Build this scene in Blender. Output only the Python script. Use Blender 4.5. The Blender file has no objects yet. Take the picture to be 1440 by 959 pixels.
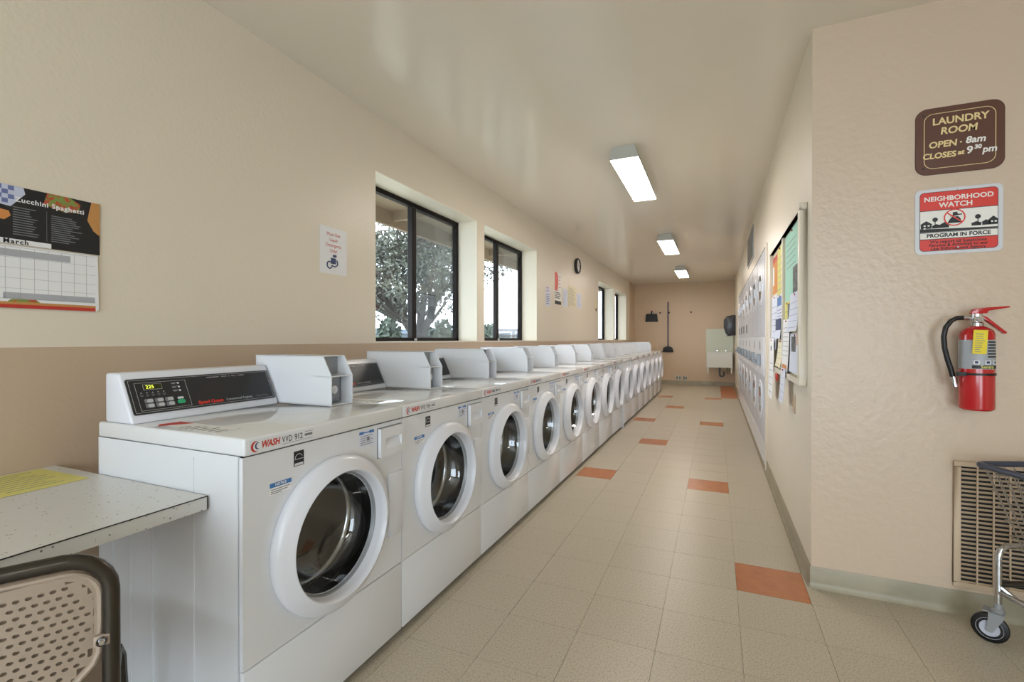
import bpy, bmesh, math, random
from mathutils import Vector, Matrix
random.seed(7)
S = bpy.context.scene
C = S.collection
PI = math.pi

# ------------------------------------------------------------------ camera
cam_d = bpy.data.cameras.new('camera'); cam = bpy.data.objects.new('camera', cam_d); C.objects.link(cam)
F_PX = 662.6
cam_d.sensor_fit = 'HORIZONTAL'; cam_d.sensor_width = 36.0
cam_d.lens = 36.0 * F_PX / 1440.0
cam_d.clip_start = 0.05; cam_d.clip_end = 300
cam.location = (0, 0, 1.1928)
cam.rotation_euler = (PI/2 - 0.0039, 0, 0.4094)
S.camera = cam

# ------------------------------------------------------------------ light and exposure
world = bpy.data.worlds.new('world'); S.world = world; world.use_nodes = True
bg = world.node_tree.nodes['Background']
bg.inputs[0].default_value = (0.80, 0.89, 1.0, 1); bg.inputs[1].default_value = 6.5
LAMP = 19.0            # ceiling fluorescent diffusers
S.view_settings.view_transform = 'Standard'; S.view_settings.look = 'None'
S.view_settings.exposure = 0.62; S.view_settings.gamma = 1.0
S.view_settings.use_curve_mapping = False
def portal(name, loc, rot, sx, sy):
    l = bpy.data.lights.new(name, 'AREA'); l.shape = 'RECTANGLE'; l.size = sx; l.size_y = sy
    l.cycles.is_portal = True
    o = bpy.data.objects.new(name, l); o.location = loc; o.rotation_euler = rot; C.objects.link(o)

# ------------------------------------------------------------------ materials
def lin(c):
    if isinstance(c, str):
        c = tuple(int(c[i:i+2], 16)/255 for i in (0, 2, 4))
    return tuple((v/12.92 if v <= 0.04045 else ((v+0.055)/1.055)**2.4) for v in c)
def mat(name, col, rough=0.5, metal=0.0, bump=None, vary=None, spec=0.5, coat=0.0, emit=None, objvar=0.0, trans=0.0):
    m = bpy.data.materials.new(name); m.use_nodes = True
    nt = m.node_tree; N = nt.nodes; L = nt.links
    p = N['Principled BSDF']; c = lin(col) + (1,)
    p.inputs['Base Color'].default_value = c
    p.inputs['Roughness'].default_value = rough; p.inputs['Metallic'].default_value = metal
    p.inputs['Specular IOR Level'].default_value = spec
    p.inputs['Coat Weight'].default_value = coat
    p.inputs['Transmission Weight'].default_value = trans
    if emit:
        p.inputs['Emission Color'].default_value = lin(emit[0]) + (1,); p.inputs['Emission Strength'].default_value = emit[1]
    tc = N.new('ShaderNodeTexCoord')
    src = None
    if vary:                                  # (scale, second colour, low, high[, detail])
        n = N.new('ShaderNodeTexNoise'); n.inputs['Scale'].default_value = vary[0]
        n.inputs['Detail'].default_value = vary[4] if len(vary) > 4 else 4
        L.new(tc.outputs['Object'], n.inputs['Vector'])
        r = N.new('ShaderNodeMapRange'); r.inputs[1].default_value = vary[2]; r.inputs[2].default_value = vary[3]
        L.new(n.outputs['Fac'], r.inputs[0])
        mx = N.new('ShaderNodeMix'); mx.data_type = 'RGBA'
        mx.inputs[6].default_value = c; mx.inputs[7].default_value = lin(vary[1]) + (1,)
        L.new(r.outputs[0], mx.inputs[0]); src = mx.outputs[2]
    if objvar:
        oi = N.new('ShaderNodeObjectInfo'); hs = N.new('ShaderNodeHueSaturation')
        mr = N.new('ShaderNodeMapRange'); mr.inputs[3].default_value = 1-objvar; mr.inputs[4].default_value = 1+objvar
        L.new(oi.outputs['Random'], mr.inputs[0]); L.new(mr.outputs[0], hs.inputs['Value'])
        if src: L.new(src, hs.inputs['Color'])
        else: hs.inputs['Color'].default_value = c
        src = hs.outputs[0]
    if src: L.new(src, p.inputs['Base Color'])
    if bump:                                  # (scale, strength, distance)
        n = N.new('ShaderNodeTexNoise'); n.inputs['Scale'].default_value = bump[0]; n.inputs['Detail'].default_value = 3
        L.new(tc.outputs['Object'], n.inputs['Vector'])
        b = N.new('ShaderNodeBump'); b.inputs['Strength'].default_value = bump[1]; b.inputs['Distance'].default_value = bump[2]
        L.new(n.outputs['Fac'], b.inputs['Height']); L.new(b.outputs[0], p.inputs['Normal'])
    return m
def glass_mat(name, tint=(1, 1, 1), refl=1.0, rough=0.0):
    m = bpy.data.materials.new(name); m.use_nodes = True; nt = m.node_tree; N = nt.nodes; L = nt.links
    N.remove(N['Principled BSDF']); out = N['Material Output']
    t = N.new('ShaderNodeBsdfTransparent'); t.inputs[0].default_value = tuple(tint) + (1,)
    g = N.new('ShaderNodeBsdfGlossy'); g.inputs['Roughness'].default_value = rough
    f = N.new('ShaderNodeLayerWeight'); f.inputs[0].default_value = .5
    pw = N.new('ShaderNodeMath'); pw.operation = 'POWER'; pw.inputs[1].default_value = 5
    mu = N.new('ShaderNodeMath'); mu.operation = 'MULTIPLY_ADD'; mu.inputs[1].default_value = .96*refl; mu.inputs[2].default_value = .04*refl
    mu.use_clamp = True
    mx = N.new('ShaderNodeMixShader')
    L.new(f.outputs['Facing'], pw.inputs[0]); L.new(pw.outputs[0], mu.inputs[0]); L.new(mu.outputs[0], mx.inputs[0])
    L.new(t.outputs[0], mx.inputs[1]); L.new(g.outputs[0], mx.inputs[2]); L.new(mx.outputs[0], out.inputs[0])
    return m
def screen_mat(name, col, alpha):
    m = bpy.data.materials.new(name); m.use_nodes = True; nt = m.node_tree; N = nt.nodes; L = nt.links
    p = N['Principled BSDF']; p.inputs['Base Color'].default_value = lin(col) + (1,); p.inputs['Roughness'].default_value = .8
    p.inputs['Alpha'].default_value = alpha
    return m

M = {}
M['cream'] = mat('cream_wall_paint', 'e1d6c3', .34, bump=(55, .25, .004))
M['tan'] = mat('tan_wall_paint', 'c2ab92', .36, bump=(55, .25, .004))
M['peach'] = mat('peach_wall_paint', 'cdb9a3', .32, bump=(32, .38, .006))
M['peach2'] = mat('peach_far_wall_paint', 'd6bd9f', .4, bump=(38, .3, .005))
M['ceil'] = mat('ceiling_paint', 'e8e0d0', .19, bump=(26, .10, .004))
M['white_wall'] = mat('white_wall_paint', 'e6dccb', .33, bump=(45, .25, .004))
M['reveal'] = mat('reveal_paint', 'efe8d6', .4, bump=(60, .15, .003))
M['base'] = mat('vinyl_cove_base', 'a39a84', .4, vary=(6, '8f8872', .4, .75))
M['tile'] = mat('vinyl_floor_tile', 'c0b6a3', .34, vary=(150, '9c907a', .45, .72, 8), objvar=.02, spec=.4)
M['tile_o'] = mat('orange_floor_tile', 'b5703f', .3, vary=(14, 'a96236', .4, .7), objvar=.03)
M['grout'] = mat('tile_joint', 'a39781', .8)
M['enamel'] = mat('white_enamel', 'e0e2e6', .14, spec=.5)
M['enamel_side'] = M['enamel']
M['plast'] = mat('white_plastic', 'dfe1e8', .25)
M['lidm'] = mat('lid_enamel', 'dfe0e1', .05)
M['dark_gap'] = mat('dark_recess', '1c1b1a', .7)
M['black_panel'] = mat('black_panel', '232326', .35)
M['rubber'] = mat('black_rubber', '0d0d0e', .45)
M['steel'] = mat('drum_steel', 'b5b5b5', .2, 1.0, bump=(160, .15, .002))
M['chrome'] = mat('chrome', 'c9cacd', .14, 1.0)
M['grey_metal'] = mat('grey_metal', '8b8f92', .35, .8)
M['galv'] = mat('grey_painted_steel', '9a9d9f', .4, .3)
M['doorglass'] = glass_mat('door_glass', (.72, .74, .75), 3.0)
M['winglass'] = glass_mat('window_glass', (.95, .97, .97), .9)
M['insect'] = screen_mat('insect_screen', '8a9096', .30)
M['bronze'] = mat('bronze_aluminium', '1b1512', .55, spec=.2)
M['red'] = mat('print_red', 'c0392e', .5)
M['blue'] = mat('print_blue', '3f76b5', .5)
M['darkblue'] = mat('print_dark_blue', '2f3c66', .5)
M['ink'] = mat('print_black', '1d1d1f', .5)
M['inkgrey'] = mat('print_grey', '77797c', .6)
M['paper'] = mat('paper_white', 'e9e8e8', .7)
M['paperblue'] = mat('paper_blue_white', 'd9dcea', .7)
M['paperyellow'] = mat('paper_yellow', 'd9d17c', .7)
M['papermint'] = mat('paper_mint', 'a9d8c4', .7)
M['paperorange'] = mat('paper_orange', 'd08a4a', .7)
M['papercream'] = mat('paper_cream', 'e2d8b8', .7)
M['greyphoto'] = mat('print_photo_grey', '6a6d6c', .6, vary=(30, '3a3d3e', .4, .6))
M['btn'] = mat('button_grey', 'b9bcbd', .4)
M['green'] = mat('button_green', '27a06f', .35)
M['lcd'] = mat('display_face', '2c3006', .3)
M['lcdtext'] = mat('display_digits', 'd6e04a', .4, emit=('d6e04a', 1.2))
M['counter'] = mat('speckled_laminate', 'd6d6d3', .3)
M['blackline'] = mat('laminate_seam', '20201e', .6)
M['taupe'] = mat('taupe_plastic', 'a08f7e', .5)
M['gunmetal'] = mat('dark_tube_metal', '4b4741', .28, .85)
M['brown'] = mat('brown_sign', '5a3423', .45)
M['signcream'] = mat('sign_cream_paint', 'e6cf95', .5)
M['signwhite'] = mat('sign_white_paint', 'ece9e2', .5)
M['signred'] = mat('sign_red', 'd8392f', .4)
M['signgrey'] = mat('sign_pale_grey', 'd3d4d8', .35)
M['extred'] = mat('extinguisher_red', 'b8171c', .2, coat=.4)
M['extlabel'] = mat('extinguisher_label', 'a3a6ab', .4)
M['yellowtag'] = mat('yellow_tag', 'e5cf2f', .6)
M['grille'] = mat('grille_paint', 'c9b297', .45)
M['cartblue'] = mat('cart_rim_plastic', '3c4252', .4)
M['wheelgrey'] = mat('caster_hub', 'b9bcc8', .4)
M['wire'] = mat('basket_wire', 'a39a90', .35, .7)
M['lampbody'] = mat('lamp_housing', 'b4b4ac', .4)
M['diffuser'] = mat('lamp_diffuser', 'ffffff', .4, emit=('fff4ea', LAMP))
M['sink'] = mat('sink_plastic', 'd9dcc9', .35)
M['dispenser'] = mat('dark_smoke_plastic', '2f2f31', .2)
M['dryerpanel'] = mat('dryer_panel', 'c3c6ce', .3)
M['dryerwhite'] = mat('dryer_white', 'e3e5ec', .25)
M['dryerwin'] = mat('dryer_window', '2f363c', .1)
M['stucco'] = mat('house_stucco', '6f6d6a', .8)
M['roofm'] = mat('house_roof', '5a5a60', .8, vary=(2, '4b4b50', .4, .6))
M['soffit'] = mat('soffit_wood', '8b7b66', .7, bump=(12, .2, .01))
M['bark'] = mat('bark', '3c3833', .9, vary=(9, '2c2926', .4, .6), bump=(14, .6, .03))
M['leaf'] = mat('oak_leaf', '3d4036', .7, vary=(3, '4f5245', .4, .6))
M['bush'] = mat('bush_leaf', '3a4638', .8, vary=(3, '2c362a', .4, .6))
M['outground'] = mat('outdoor_ground', '8f8b80', .9, vary=(.6, '77776a', .4, .6))
M['winlight'] = mat('house_window', '53606a', .2)
M['printpale'] = mat('print_pale', 'a3a6ad', .7)
M['splash'] = mat('sink_backsplash', 'd8dcc8', .4)
M['basin'] = mat('sink_basin', 'e6e7df', .35)
M['clockface'] = mat('clock_face', 'e9e6e0', .4)
def speckle(m):
    nt = m.node_tree; N = nt.nodes; L = nt.links; p = N['Principled BSDF']; tc = N.new('ShaderNodeTexCoord')
    v = N.new('ShaderNodeTexVoronoi'); v.inputs['Scale'].default_value = 95; L.new(tc.outputs['Object'], v.inputs['Vector'])
    n = N.new('ShaderNodeTexNoise'); n.inputs['Scale'].default_value = 60; L.new(tc.outputs['Object'], n.inputs['Vector'])
    a = N.new('ShaderNodeMath'); a.operation = 'LESS_THAN'; a.inputs[1].default_value = .22; L.new(v.outputs['Distance'], a.inputs[0])
    b = N.new('ShaderNodeMath'); b.operation = 'GREATER_THAN'; b.inputs[1].default_value = .57; L.new(n.outputs['Fac'], b.inputs[0])
    c = N.new('ShaderNodeMath'); c.operation = 'MULTIPLY'; L.new(a.outputs[0], c.inputs[0]); L.new(b.outputs[0], c.inputs[1])
    mx = N.new('ShaderNodeMix'); mx.data_type = 'RGBA'; mx.inputs[6].default_value = lin('d6d6d3') + (1,); mx.inputs[7].default_value = lin('6b6b66') + (1,)
    L.new(c.outputs[0], mx.inputs[0]); L.new(mx.outputs[2], p.inputs['Base Color'])
speckle(M['counter'])

# ------------------------------------------------------------------ mesh builder
class B:
    def __init__(s): s.v = []; s.f = []
    def add(s, vs, fs):
        o = len(s.v); s.v += [tuple(v) for v in vs]; s.f += [tuple(i+o for i in f) for f in fs]; return s
    def box(s, x0, x1, y0, y1, z0, z1):
        return s.add([(x0,y0,z0),(x1,y0,z0),(x1,y1,z0),(x0,y1,z0),(x0,y0,z1),(x1,y0,z1),(x1,y1,z1),(x0,y1,z1)],
                     [(0,3,2,1),(4,5,6,7),(0,1,5,4),(1,2,6,5),(2,3,7,6),(3,0,4,7)])
    def prism(s, poly, axis, a, b):
        """poly: 2d points; axis x: (y,z), y: (x,z), z: (x,y)"""
        def P(p, t):
            return {'x': (t, p[0], p[1]), 'y': (p[0], t, p[1]), 'z': (p[0], p[1], t)}[axis]
        n = len(poly)
        vs = [P(p, a) for p in poly] + [P(p, b) for p in poly]
        fs = [tuple(range(n)), tuple(range(2*n-1, n-1, -1))] + [(i, i+n, (i+1) % n + n, (i+1) % n) for i in range(n)]
        return s.add(vs, fs)
    def tube(s, pts, r, seg=10, closed=False, caps=True):
        pts = [Vector(p) for p in pts]; n = len(pts); rings = []
        up = None
        for i in range(n):
            if closed: t = pts[(i+1) % n] - pts[i-1]
            else: t = pts[min(i+1, n-1)] - pts[max(i-1, 0)]
            t.normalize()
            if up is None:
                up = Vector((0, 0, 1)) if abs(t.z) < .9 else Vector((1, 0, 0))
            a = t.cross(up)
            if a.length < 1e-5: a = t.orthogonal()
            a.normalize(); b = a.cross(t).normalized(); up = b
            rr = r[i] if isinstance(r, (list, tuple)) else r
            rings.append([pts[i] + a*math.cos(2*PI*k/seg)*rr + b*math.sin(2*PI*k/seg)*rr for k in range(seg)])
        vs = [v for q in rings for v in q]; fs = []
        m = n if closed else n-1
        for i in range(m):
            j = (i+1) % n
            for k in range(seg):
                l = (k+1) % seg
                fs.append((i*seg+k, i*seg+l, j*seg+l, j*seg+k))
        if not closed and caps:
            fs.append(tuple(range(seg-1, -1, -1))); fs.append(tuple((n-1)*seg+k for k in range(seg)))
        return s.add(vs, fs)
    def lathe(s, prof, seg=32, axis='z', c=(0, 0, 0), closed=False):
        """prof: (radius, height along axis)"""
        def P(r, h, a):
            u, w = r*math.cos(a), r*math.sin(a)
            d = {'z': (u, w, h), 'x': (h, u, w), 'y': (w, h, u)}[axis]
            return (d[0]+c[0], d[1]+c[1], d[2]+c[2])
        n = len(prof); vs = [P(r, h, 2*PI*k/seg) for r, h in prof for k in range(seg)]; fs = []
        for i in range(n if closed else n-1):
            j = (i+1) % n
            for k in range(seg):
                l = (k+1) % seg; fs.append((i*seg+k, i*seg+l, j*seg+l, j*seg+k))
        return s.add(vs, fs)
    def disc(s, r, seg, axis, c):
        def P(a):
            u, w = r*math.cos(a), r*math.sin(a)
            d = {'z': (u, w, 0), 'x': (0, u, w), 'y': (w, 0, u)}[axis]; return (d[0]+c[0], d[1]+c[1], d[2]+c[2])
        return s.add([P(2*PI*k/seg) for k in range(seg)], [tuple(range(seg))])
    def mesh(s, name, m, bevel=0, segs=2, smooth=True, ang=35):
        bm = bmesh.new(); vs = [bm.verts.new(v) for v in s.v]
        for f in s.f:
            try: bm.faces.new([vs[i] for i in f])
            except ValueError: pass
        bmesh.ops.remove_doubles(bm, verts=bm.verts, dist=1e-6)
        bmesh.ops.recalc_face_normals(bm, faces=bm.faces)
        if bevel:
            es = [e for e in bm.edges if len(e.link_faces) == 2 and e.calc_face_angle(0) > math.radians(30)]
            bmesh.ops.bevel(bm, geom=es, offset=bevel, segments=segs, affect='EDGES', profile=.5, clamp_overlap=True)
        me = bpy.data.meshes.new(name); bm.to_mesh(me); bm.free()
        if m: me.materials.append(M[m] if isinstance(m, str) else m)
        if smooth:
            me.polygons.foreach_set('use_smooth', [True]*len(me.polygons))
            me.set_sharp_from_angle(angle=math.radians(ang))
        return me
    def obj(s, name, m, parent=None, **k):
        return link(name, s.mesh(name, m, **k), parent)
def link(name, me, parent=None):
    o = bpy.data.objects.new(name, me); C.objects.link(o)
    if parent is not None: o.parent = parent
    return o
def tag(o, label, cat, group=None):
    o['label'] = label; o['category'] = cat
    if group: o['group'] = group
    return o
def thing(name, label, cat, loc=(0, 0, 0), rot=None, group=None):
    o = bpy.data.objects.new(name, None); C.objects.link(o); o.empty_display_size = .1
    o.location = loc
    if rot is not None: o.rotation_euler = rot.to_euler() if isinstance(rot, Matrix) else rot
    return tag(o, label, cat, group)
def struct(o): o['kind'] = 'structure'; return o
def stuff(o): o['kind'] = 'stuff'; return o
def frame(u, v, n):   # columns u, v, n
    return Matrix((Vector(u), Vector(v), Vector(n))).transposed()
FR_L = frame((0, 1, 0), (0, 0, 1), (1, 0, 0))      # left wall, faces +X
FR_F = frame((1, 0, 0), (0, 0, 1), (0, -1, 0))     # facing and far wall, faces -Y
FR_R = frame((0, -1, 0), (0, 0, 1), (-1, 0, 0))    # right wall, faces -X
FR_T = frame((0, 1, 0), (-1, 0, 0), (0, 0, 1))     # lying flat, read from +X
_txt = {}
def text_mesh(name, s, size, m, bold=0.0, shear=0.0, align='CENTER', sx=1.0, space=1.0, depth=.0004):
    cu = bpy.data.curves.new('t', 'FONT'); cu.body = s; cu.size = size; cu.align_x = align; cu.align_y = 'CENTER'
    cu.offset = bold; cu.shear = shear; cu.space_character = space; cu.extrude = depth/2; cu.resolution_u = 3
    o = bpy.data.objects.new('t', cu); C.objects.link(o)
    bpy.context.view_layer.update()
    me = bpy.data.meshes.new_from_object(o.evaluated_get(bpy.context.evaluated_depsgraph_get()))
    bpy.data.objects.remove(o); bpy.data.curves.remove(cu)
    me.name = name; me.materials.clear(); me.materials.append(M[m])
    if sx != 1: me.transform(Matrix.Diagonal((sx, 1, 1, 1)))
    return me
def text(name, s, size, m, parent, loc, rot=None, fit=None, **k):
    me = text_mesh(name, s, size, m, **k)
    if fit:                                   # scale the word to a width and a height
        xs = [v.co.x for v in me.vertices]; ys = [v.co.y for v in me.vertices]
        w, h = max(xs)-min(xs), max(ys)-min(ys); cx, cy = (max(xs)+min(xs))/2, (max(ys)+min(ys))/2
        me.transform(Matrix.Diagonal((fit[0]/w, fit[1]/h, 1, 1)) @ Matrix.Translation((-cx, -cy, 0)))
    o = link(name, me, parent); o.location = loc
    if rot is not None: o.rotation_euler = rot.to_euler()
    return o
def rrect(x0, x1, y0, y1, r, n=5):
    pts = []
    for cx, cy, a in ((x1-r, y1-r, 0), (x0+r, y1-r, 90), (x0+r, y0+r, 180), (x1-r, y0+r, 270)):
        for k in range(n+1):
            t = math.radians(a + 90*k/n); pts.append((cx+r*math.cos(t), cy+r*math.sin(t)))
    return pts
def plate_hole(b, y0, y1, z0, z1, cy, cz, r, xa, xb, seg=48):
    """rectangular plate (plane yz) with a round hole, between x = xa and xb"""
    inn, out = [], []
    for k in range(seg):
        a = 2*PI*k/seg; c, s_ = math.cos(a), math.sin(a)
        t = min(((y1-cy)/c if c > 1e-9 else (y0-cy)/c if c < -1e-9 else 1e9), ((z1-cz)/s_ if s_ > 1e-9 else (z0-cz)/s_ if s_ < -1e-9 else 1e9))
        inn.append((cy+r*c, cz+r*s_)); out.append([cy+t*c, cz+t*s_])
    for cyy, czz in ((y0, z0), (y0, z1), (y1, z0), (y1, z1)):      # snap nearest to the corners
        k = min(range(seg), key=lambda i: (out[i][0]-cyy)**2 + (out[i][1]-czz)**2); out[k] = [cyy, czz]
    vs = []
    for x in (xa, xb):
        vs += [(x, p[0], p[1]) for p in inn] + [(x, p[0], p[1]) for p in out]
    fs = []; n = seg
    for k in range(n):
        l = (k+1) % n
        fs.append((2*n+k, 2*n+l, 3*n+l, 3*n+k)); fs.append((k, n+k, n+l, l))
        fs.append((k, l, 2*n+l, 2*n+k)); fs.append((n+k, 3*n+k, 3*n+l, n+l))
    b.add(vs, fs)
    return b

# ------------------------------------------------------------------ the room
ZC = 2.681; XL = -2.074; XR = .42; YF = 2.653; YB = 13.2
X1 = 4.2; Y0 = -3.4          # room behind the camera
# floor: slab, single tiles where they show large, the rest one field
TS = .3048; TX = .0908; TY = 2.4768
floor = struct(B().box(XL-.3, X1+.3, Y0-.3, YB+.3, -.12, -.004).obj('floor', 'grout', smooth=False))
ORANGE = {(0, 0), (-4, 5), (-1, 5), (-3, 10), (-1, 15), (-4, 15), (-3, 20), (-1, 25), (-4, 25)} | {(0, r) for r in range(26, 36)}
g = .0007
tile_me = B().box(g, TS-g, g, TS-g, -.006, 0).mesh('tile', 'tile', smooth=False)
tile_o_me = B().box(g, TS-g, g, TS-g, -.006, 0).mesh('tile', 'tile_o', smooth=False)
field = B()
for r in range(-20, 36):
    for c in range(-8, 14):
        x, y = TX + c*TS, TY + r*TS
        if c > 0 and r > 0: continue
        if c < -5 and r > -8: continue
        single = (-6 <= r <= 22 and -5 <= c <= 0) or (-4 <= r <= 0 and 1 <= c <= 7)
        if (c, r) in ORANGE or single:
            o = link('tile', tile_o_me if (c, r) in ORANGE else tile_me, floor); o.location = (x, y, 0)
        else:
            field.box(x+g, x+TS-g, y+g, y+TS-g, -.006, 0)
stuff(field.obj('tile_field', 'tile', floor, smooth=False))

ceiling = struct(B().box(XL-.3, X1+.3, Y0-.3, YB+.3, ZC, ZC+.12).obj('ceiling', 'ceil', smooth=False))
# left wall with four window openings; the lower dado is tan
WT = .26; ZS, ZH = 1.172, 2.311; ZD = 1.166
WINS = [(2.505, 3.953), (4.102, 5.566), (8.935, 10.39), (10.54, 11.95)]
b = B(); e = [Y0] + [v for w in WINS for v in w] + [YB]
for i in range(0, len(e), 2): b.box(XL-WT, XL, e[i], e[i+1], ZD, ZC)
for a, z in WINS:
    b.box(XL-WT, XL, a, z, ZH, ZC); b.box(XL-WT, XL, a, z, ZD, ZS)
wall_left = struct(b.obj('wall_left', 'cream', smooth=False))
B().box(XL-WT, XL+.0005, Y0, YB, 0, ZD).obj('dado', 'tan', wall_left, smooth=False)
B().box(XL-.01, XL+.004, 12.45, YB, ZD, ZC).obj('end_strip', 'peach2', wall_left, smooth=False)
for a, z in WINS:                                  # pale painted window reveals
    r = B(); t = .004
    r.box(XL-.2, XL-.001, a, a+t, ZS, ZH).box(XL-.2, XL-.001, z-t, z, ZS, ZH).box(XL-.2, XL-.001, a, z, ZH-t, ZH).box(XL-.2, XL+.004, a, z, ZS, ZS+t)
    r.obj('reveal', 'reveal', wall_left, smooth=False)
# windows
for i, (a, z) in enumerate(WINS):
    xw = XL-.2; m_ = (a+z)/2; fw = .03
    W = bpy.data.objects.new('window_%d' % (i+1), None); C.objects.link(W); struct(W); W.location = (xw, m_, ZS)
    h0, h1 = .006, ZH-ZS-.006; w2 = (z-a)/2-.005
    f = B().box(-.05, 0, -w2, -w2+fw, h0, h1).box(-.05, 0, w2-fw, w2, h0, h1).box(-.05, 0, -w2, w2, h0, h0+.028).box(-.05, 0, -w2, w2, h1-.034, h1)
    f.obj('window_frame', 'bronze', W, bevel=.003, segs=1)
    B().box(-.045, .004, -.034, .012, h0+.02, h1-.03).obj('meeting_stile', 'bronze', W, bevel=.003, segs=1)
    B().box(-.03, -.004, .012, .034, h0+.02, h1-.03).obj('sash_stile', 'bronze', W, bevel=.002, segs=1)
    B().box(-.022, -.018, -w2+fw, -.03, h0+.02, h1-.03).obj('pane', 'winglass', W, smooth=False)
    B().box(-.034, -.030, .03, w2-fw, h0+.02, h1-.03).obj('pane', 'winglass', W, smooth=False)
    B().box(-.0465, -.046, .0, w2-fw, h0+.02, h1-.03).obj('insect_screen', 'insect', W, smooth=False)
    B().box(0, .018, -.006, .014, h0+.002, h0+.022).obj('latch', 'plast', W, bevel=.003, segs=1)
    portal('window_portal', (XL-.3, m_, (ZS+ZH)/2), (0, -PI/2, 0), ZH-ZS, z-a)
# corridor right wall (behind the notice board and round the dryers), facing wall
DY0, DY1, DZ = 4.88, 10.44, 2.03
b = B().box(XR, XR+.12, YF+.0015, DY0-.02, 0, ZC).box(XR, XR+.12, DY0-.02, DY1+.02, DZ+.02, ZC).box(XR, XR+.12, DY1+.02, YB, 0, ZC)
wall_right = struct(b.obj('wall_right', 'white_wall', smooth=False))
struct(B().box(XR+.0005, X1, YF, YF+.1, 0, ZC).obj('wall_facing', 'peach', smooth=False))
struct(B().box(XL-.2, XR+1.4, YB, YB+.12, 0, ZC).obj('wall_far', 'peach2', smooth=False))
struct(B().box(XR+1.25, XR+1.35, YF+.12, YB, 0, ZC).obj('wall_service', 'white_wall', smooth=False))
# casing round the dryer bank
t = B().box(XR-.012, XR+.002, DY0-.09, DY0-.005, 0, DZ+.03).box(XR-.012, XR+.002, DY1+.005, DY1+.09, 0, DZ+.03)
struct(t.obj('trim_1', 'white_wall', bevel=.002, segs=1))
struct(B().box(XR-.006, XR+.004, DY0-.005, DY1+.005, DZ, DZ+.022).obj('trim_2', 'ink', smooth=False))
# room behind the camera: side wall and back wall with tall windows and a glass door
struct(B().box(X1, X1+.12, Y0, YF, 0, ZC).obj('wall_side', 'cream', smooth=False))
BW = [(-1.7, .4, .6, 2.4), (.75, 2.55, .02, 2.4)]
b = B(); xs = XL
for x0, x1, z0, z1 in BW:
    b.box(xs, x0, Y0-.15, Y0, 0, ZC); b.box(x0, x1, Y0-.15, Y0, z1, ZC)
    if z0 > .1: b.box(x0, x1, Y0-.15, Y0, 0, z0)
    xs = x1
b.box(xs, X1, Y0-.15, Y0, 0, ZC)
struct(b.obj('wall_back', 'cream', smooth=False))
for i, (x0, x1, z0, z1) in enumerate(BW):
    W = bpy.data.objects.new('window_%d' % (5+i) if i != 1 else 'door_1', None); C.objects.link(W); struct(W); W.location = (x0, Y0-.1, z0)
    w, h = x1-x0, z1-z0
    f = B().box(0, .04, 0, .04, 0, h).box(w-.04, w, 0, .04, 0, h).box(0, w, 0, .04, 0, .04).box(0, w, 0, .04, h-.04, h).box(w/2-.03, w/2+.03, 0, .04, 0, h)
    f.obj('window_frame' if i != 1 else 'door_frame', 'bronze', W, bevel=.003, segs=1)
    B().box(.04, w/2-.03, .018, .022, .04, h-.04).obj('pane', 'winglass', W, smooth=False)
    B().box(w/2+.03, w-.04, .018, .022, .04, h-.04).obj('pane', 'winglass', W, smooth=False)
    portal('window_portal', ((x0+x1)/2, Y0-.2, (z0+z1)/2), (PI/2, 0, 0), w, h)
# baseboards
cove = [(0, 0), (.018, 0), (.008, .012), (.005, .03), (.005, .095), (.003, .1), (0, .1)]
struct(B().prism([(XR-p[0], p[1]) for p in cove], 'y', YF-.004, DY0-.09).prism([(XR-p[0], p[1]) for p in cove], 'y', DY1+.09, YB).obj('baseboard_right', 'base'))
struct(B().prism([(YF-p[0], p[1]) for p in cove], 'x', XR-.005, X1).obj('baseboard_facing', 'base'))
struct(B().prism([(YB-p[0], p[1]) for p in cove], 'x', XL, XR).obj('baseboard_far', 'base'))

# ------------------------------------------------------------------ outdoors
struct(B().box(-70, XL-WT, -30, 60, -.4, -.25).obj('outdoor_ground', 'outground', smooth=False))
b = B().box(-3.36, XL-WT+.02, -4, 14, 2.62, 2.66)
eave = struct(b.obj('eave_soffit', 'soffit', smooth=False))
B().box(-3.38, -3.33, -4, 14, 2.455, 2.72).obj('fascia_board', 'soffit', eave, smooth=False)
for y in [-3+1.22*k for k in range(14)]:
    B().box(-3.33, XL-WT, y, y+.045, 2.52, 2.62).obj('rafter_tail', 'soffit', eave, smooth=False)
YAW = .4094
def ray(px, py=477.):
    d = Vector(((px-720)/F_PX, 1, -(py-476.9)/F_PX)); c, s = math.cos(YAW), math.sin(YAW)
    return Vector((c*d.x - s*d.y, s*d.x + c*d.y, d.z))
def leaf_cloud(b, cen, rad, n, size, rnd):
    for _ in range(n):
        while True:
            p = Vector((rnd.uniform(-1, 1), rnd.uniform(-1, 1), rnd.uniform(-1, 1)))
            if p.length <= 1: break
        p = Vector(cen) + Vector((p.x*rad[0], p.y*rad[1], p.z*rad[2]))
        a = Vector((rnd.uniform(-1, 1), rnd.uniform(-1, 1), rnd.uniform(-1, 1))).normalized(); c = a.orthogonal().normalized()
        s = size*rnd.uniform(.6, 1.3)
        b.add([p-a*s, p+c*s*.45, p+a*s, p-c*s*.45], [(0, 1, 2, 3)])
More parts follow.
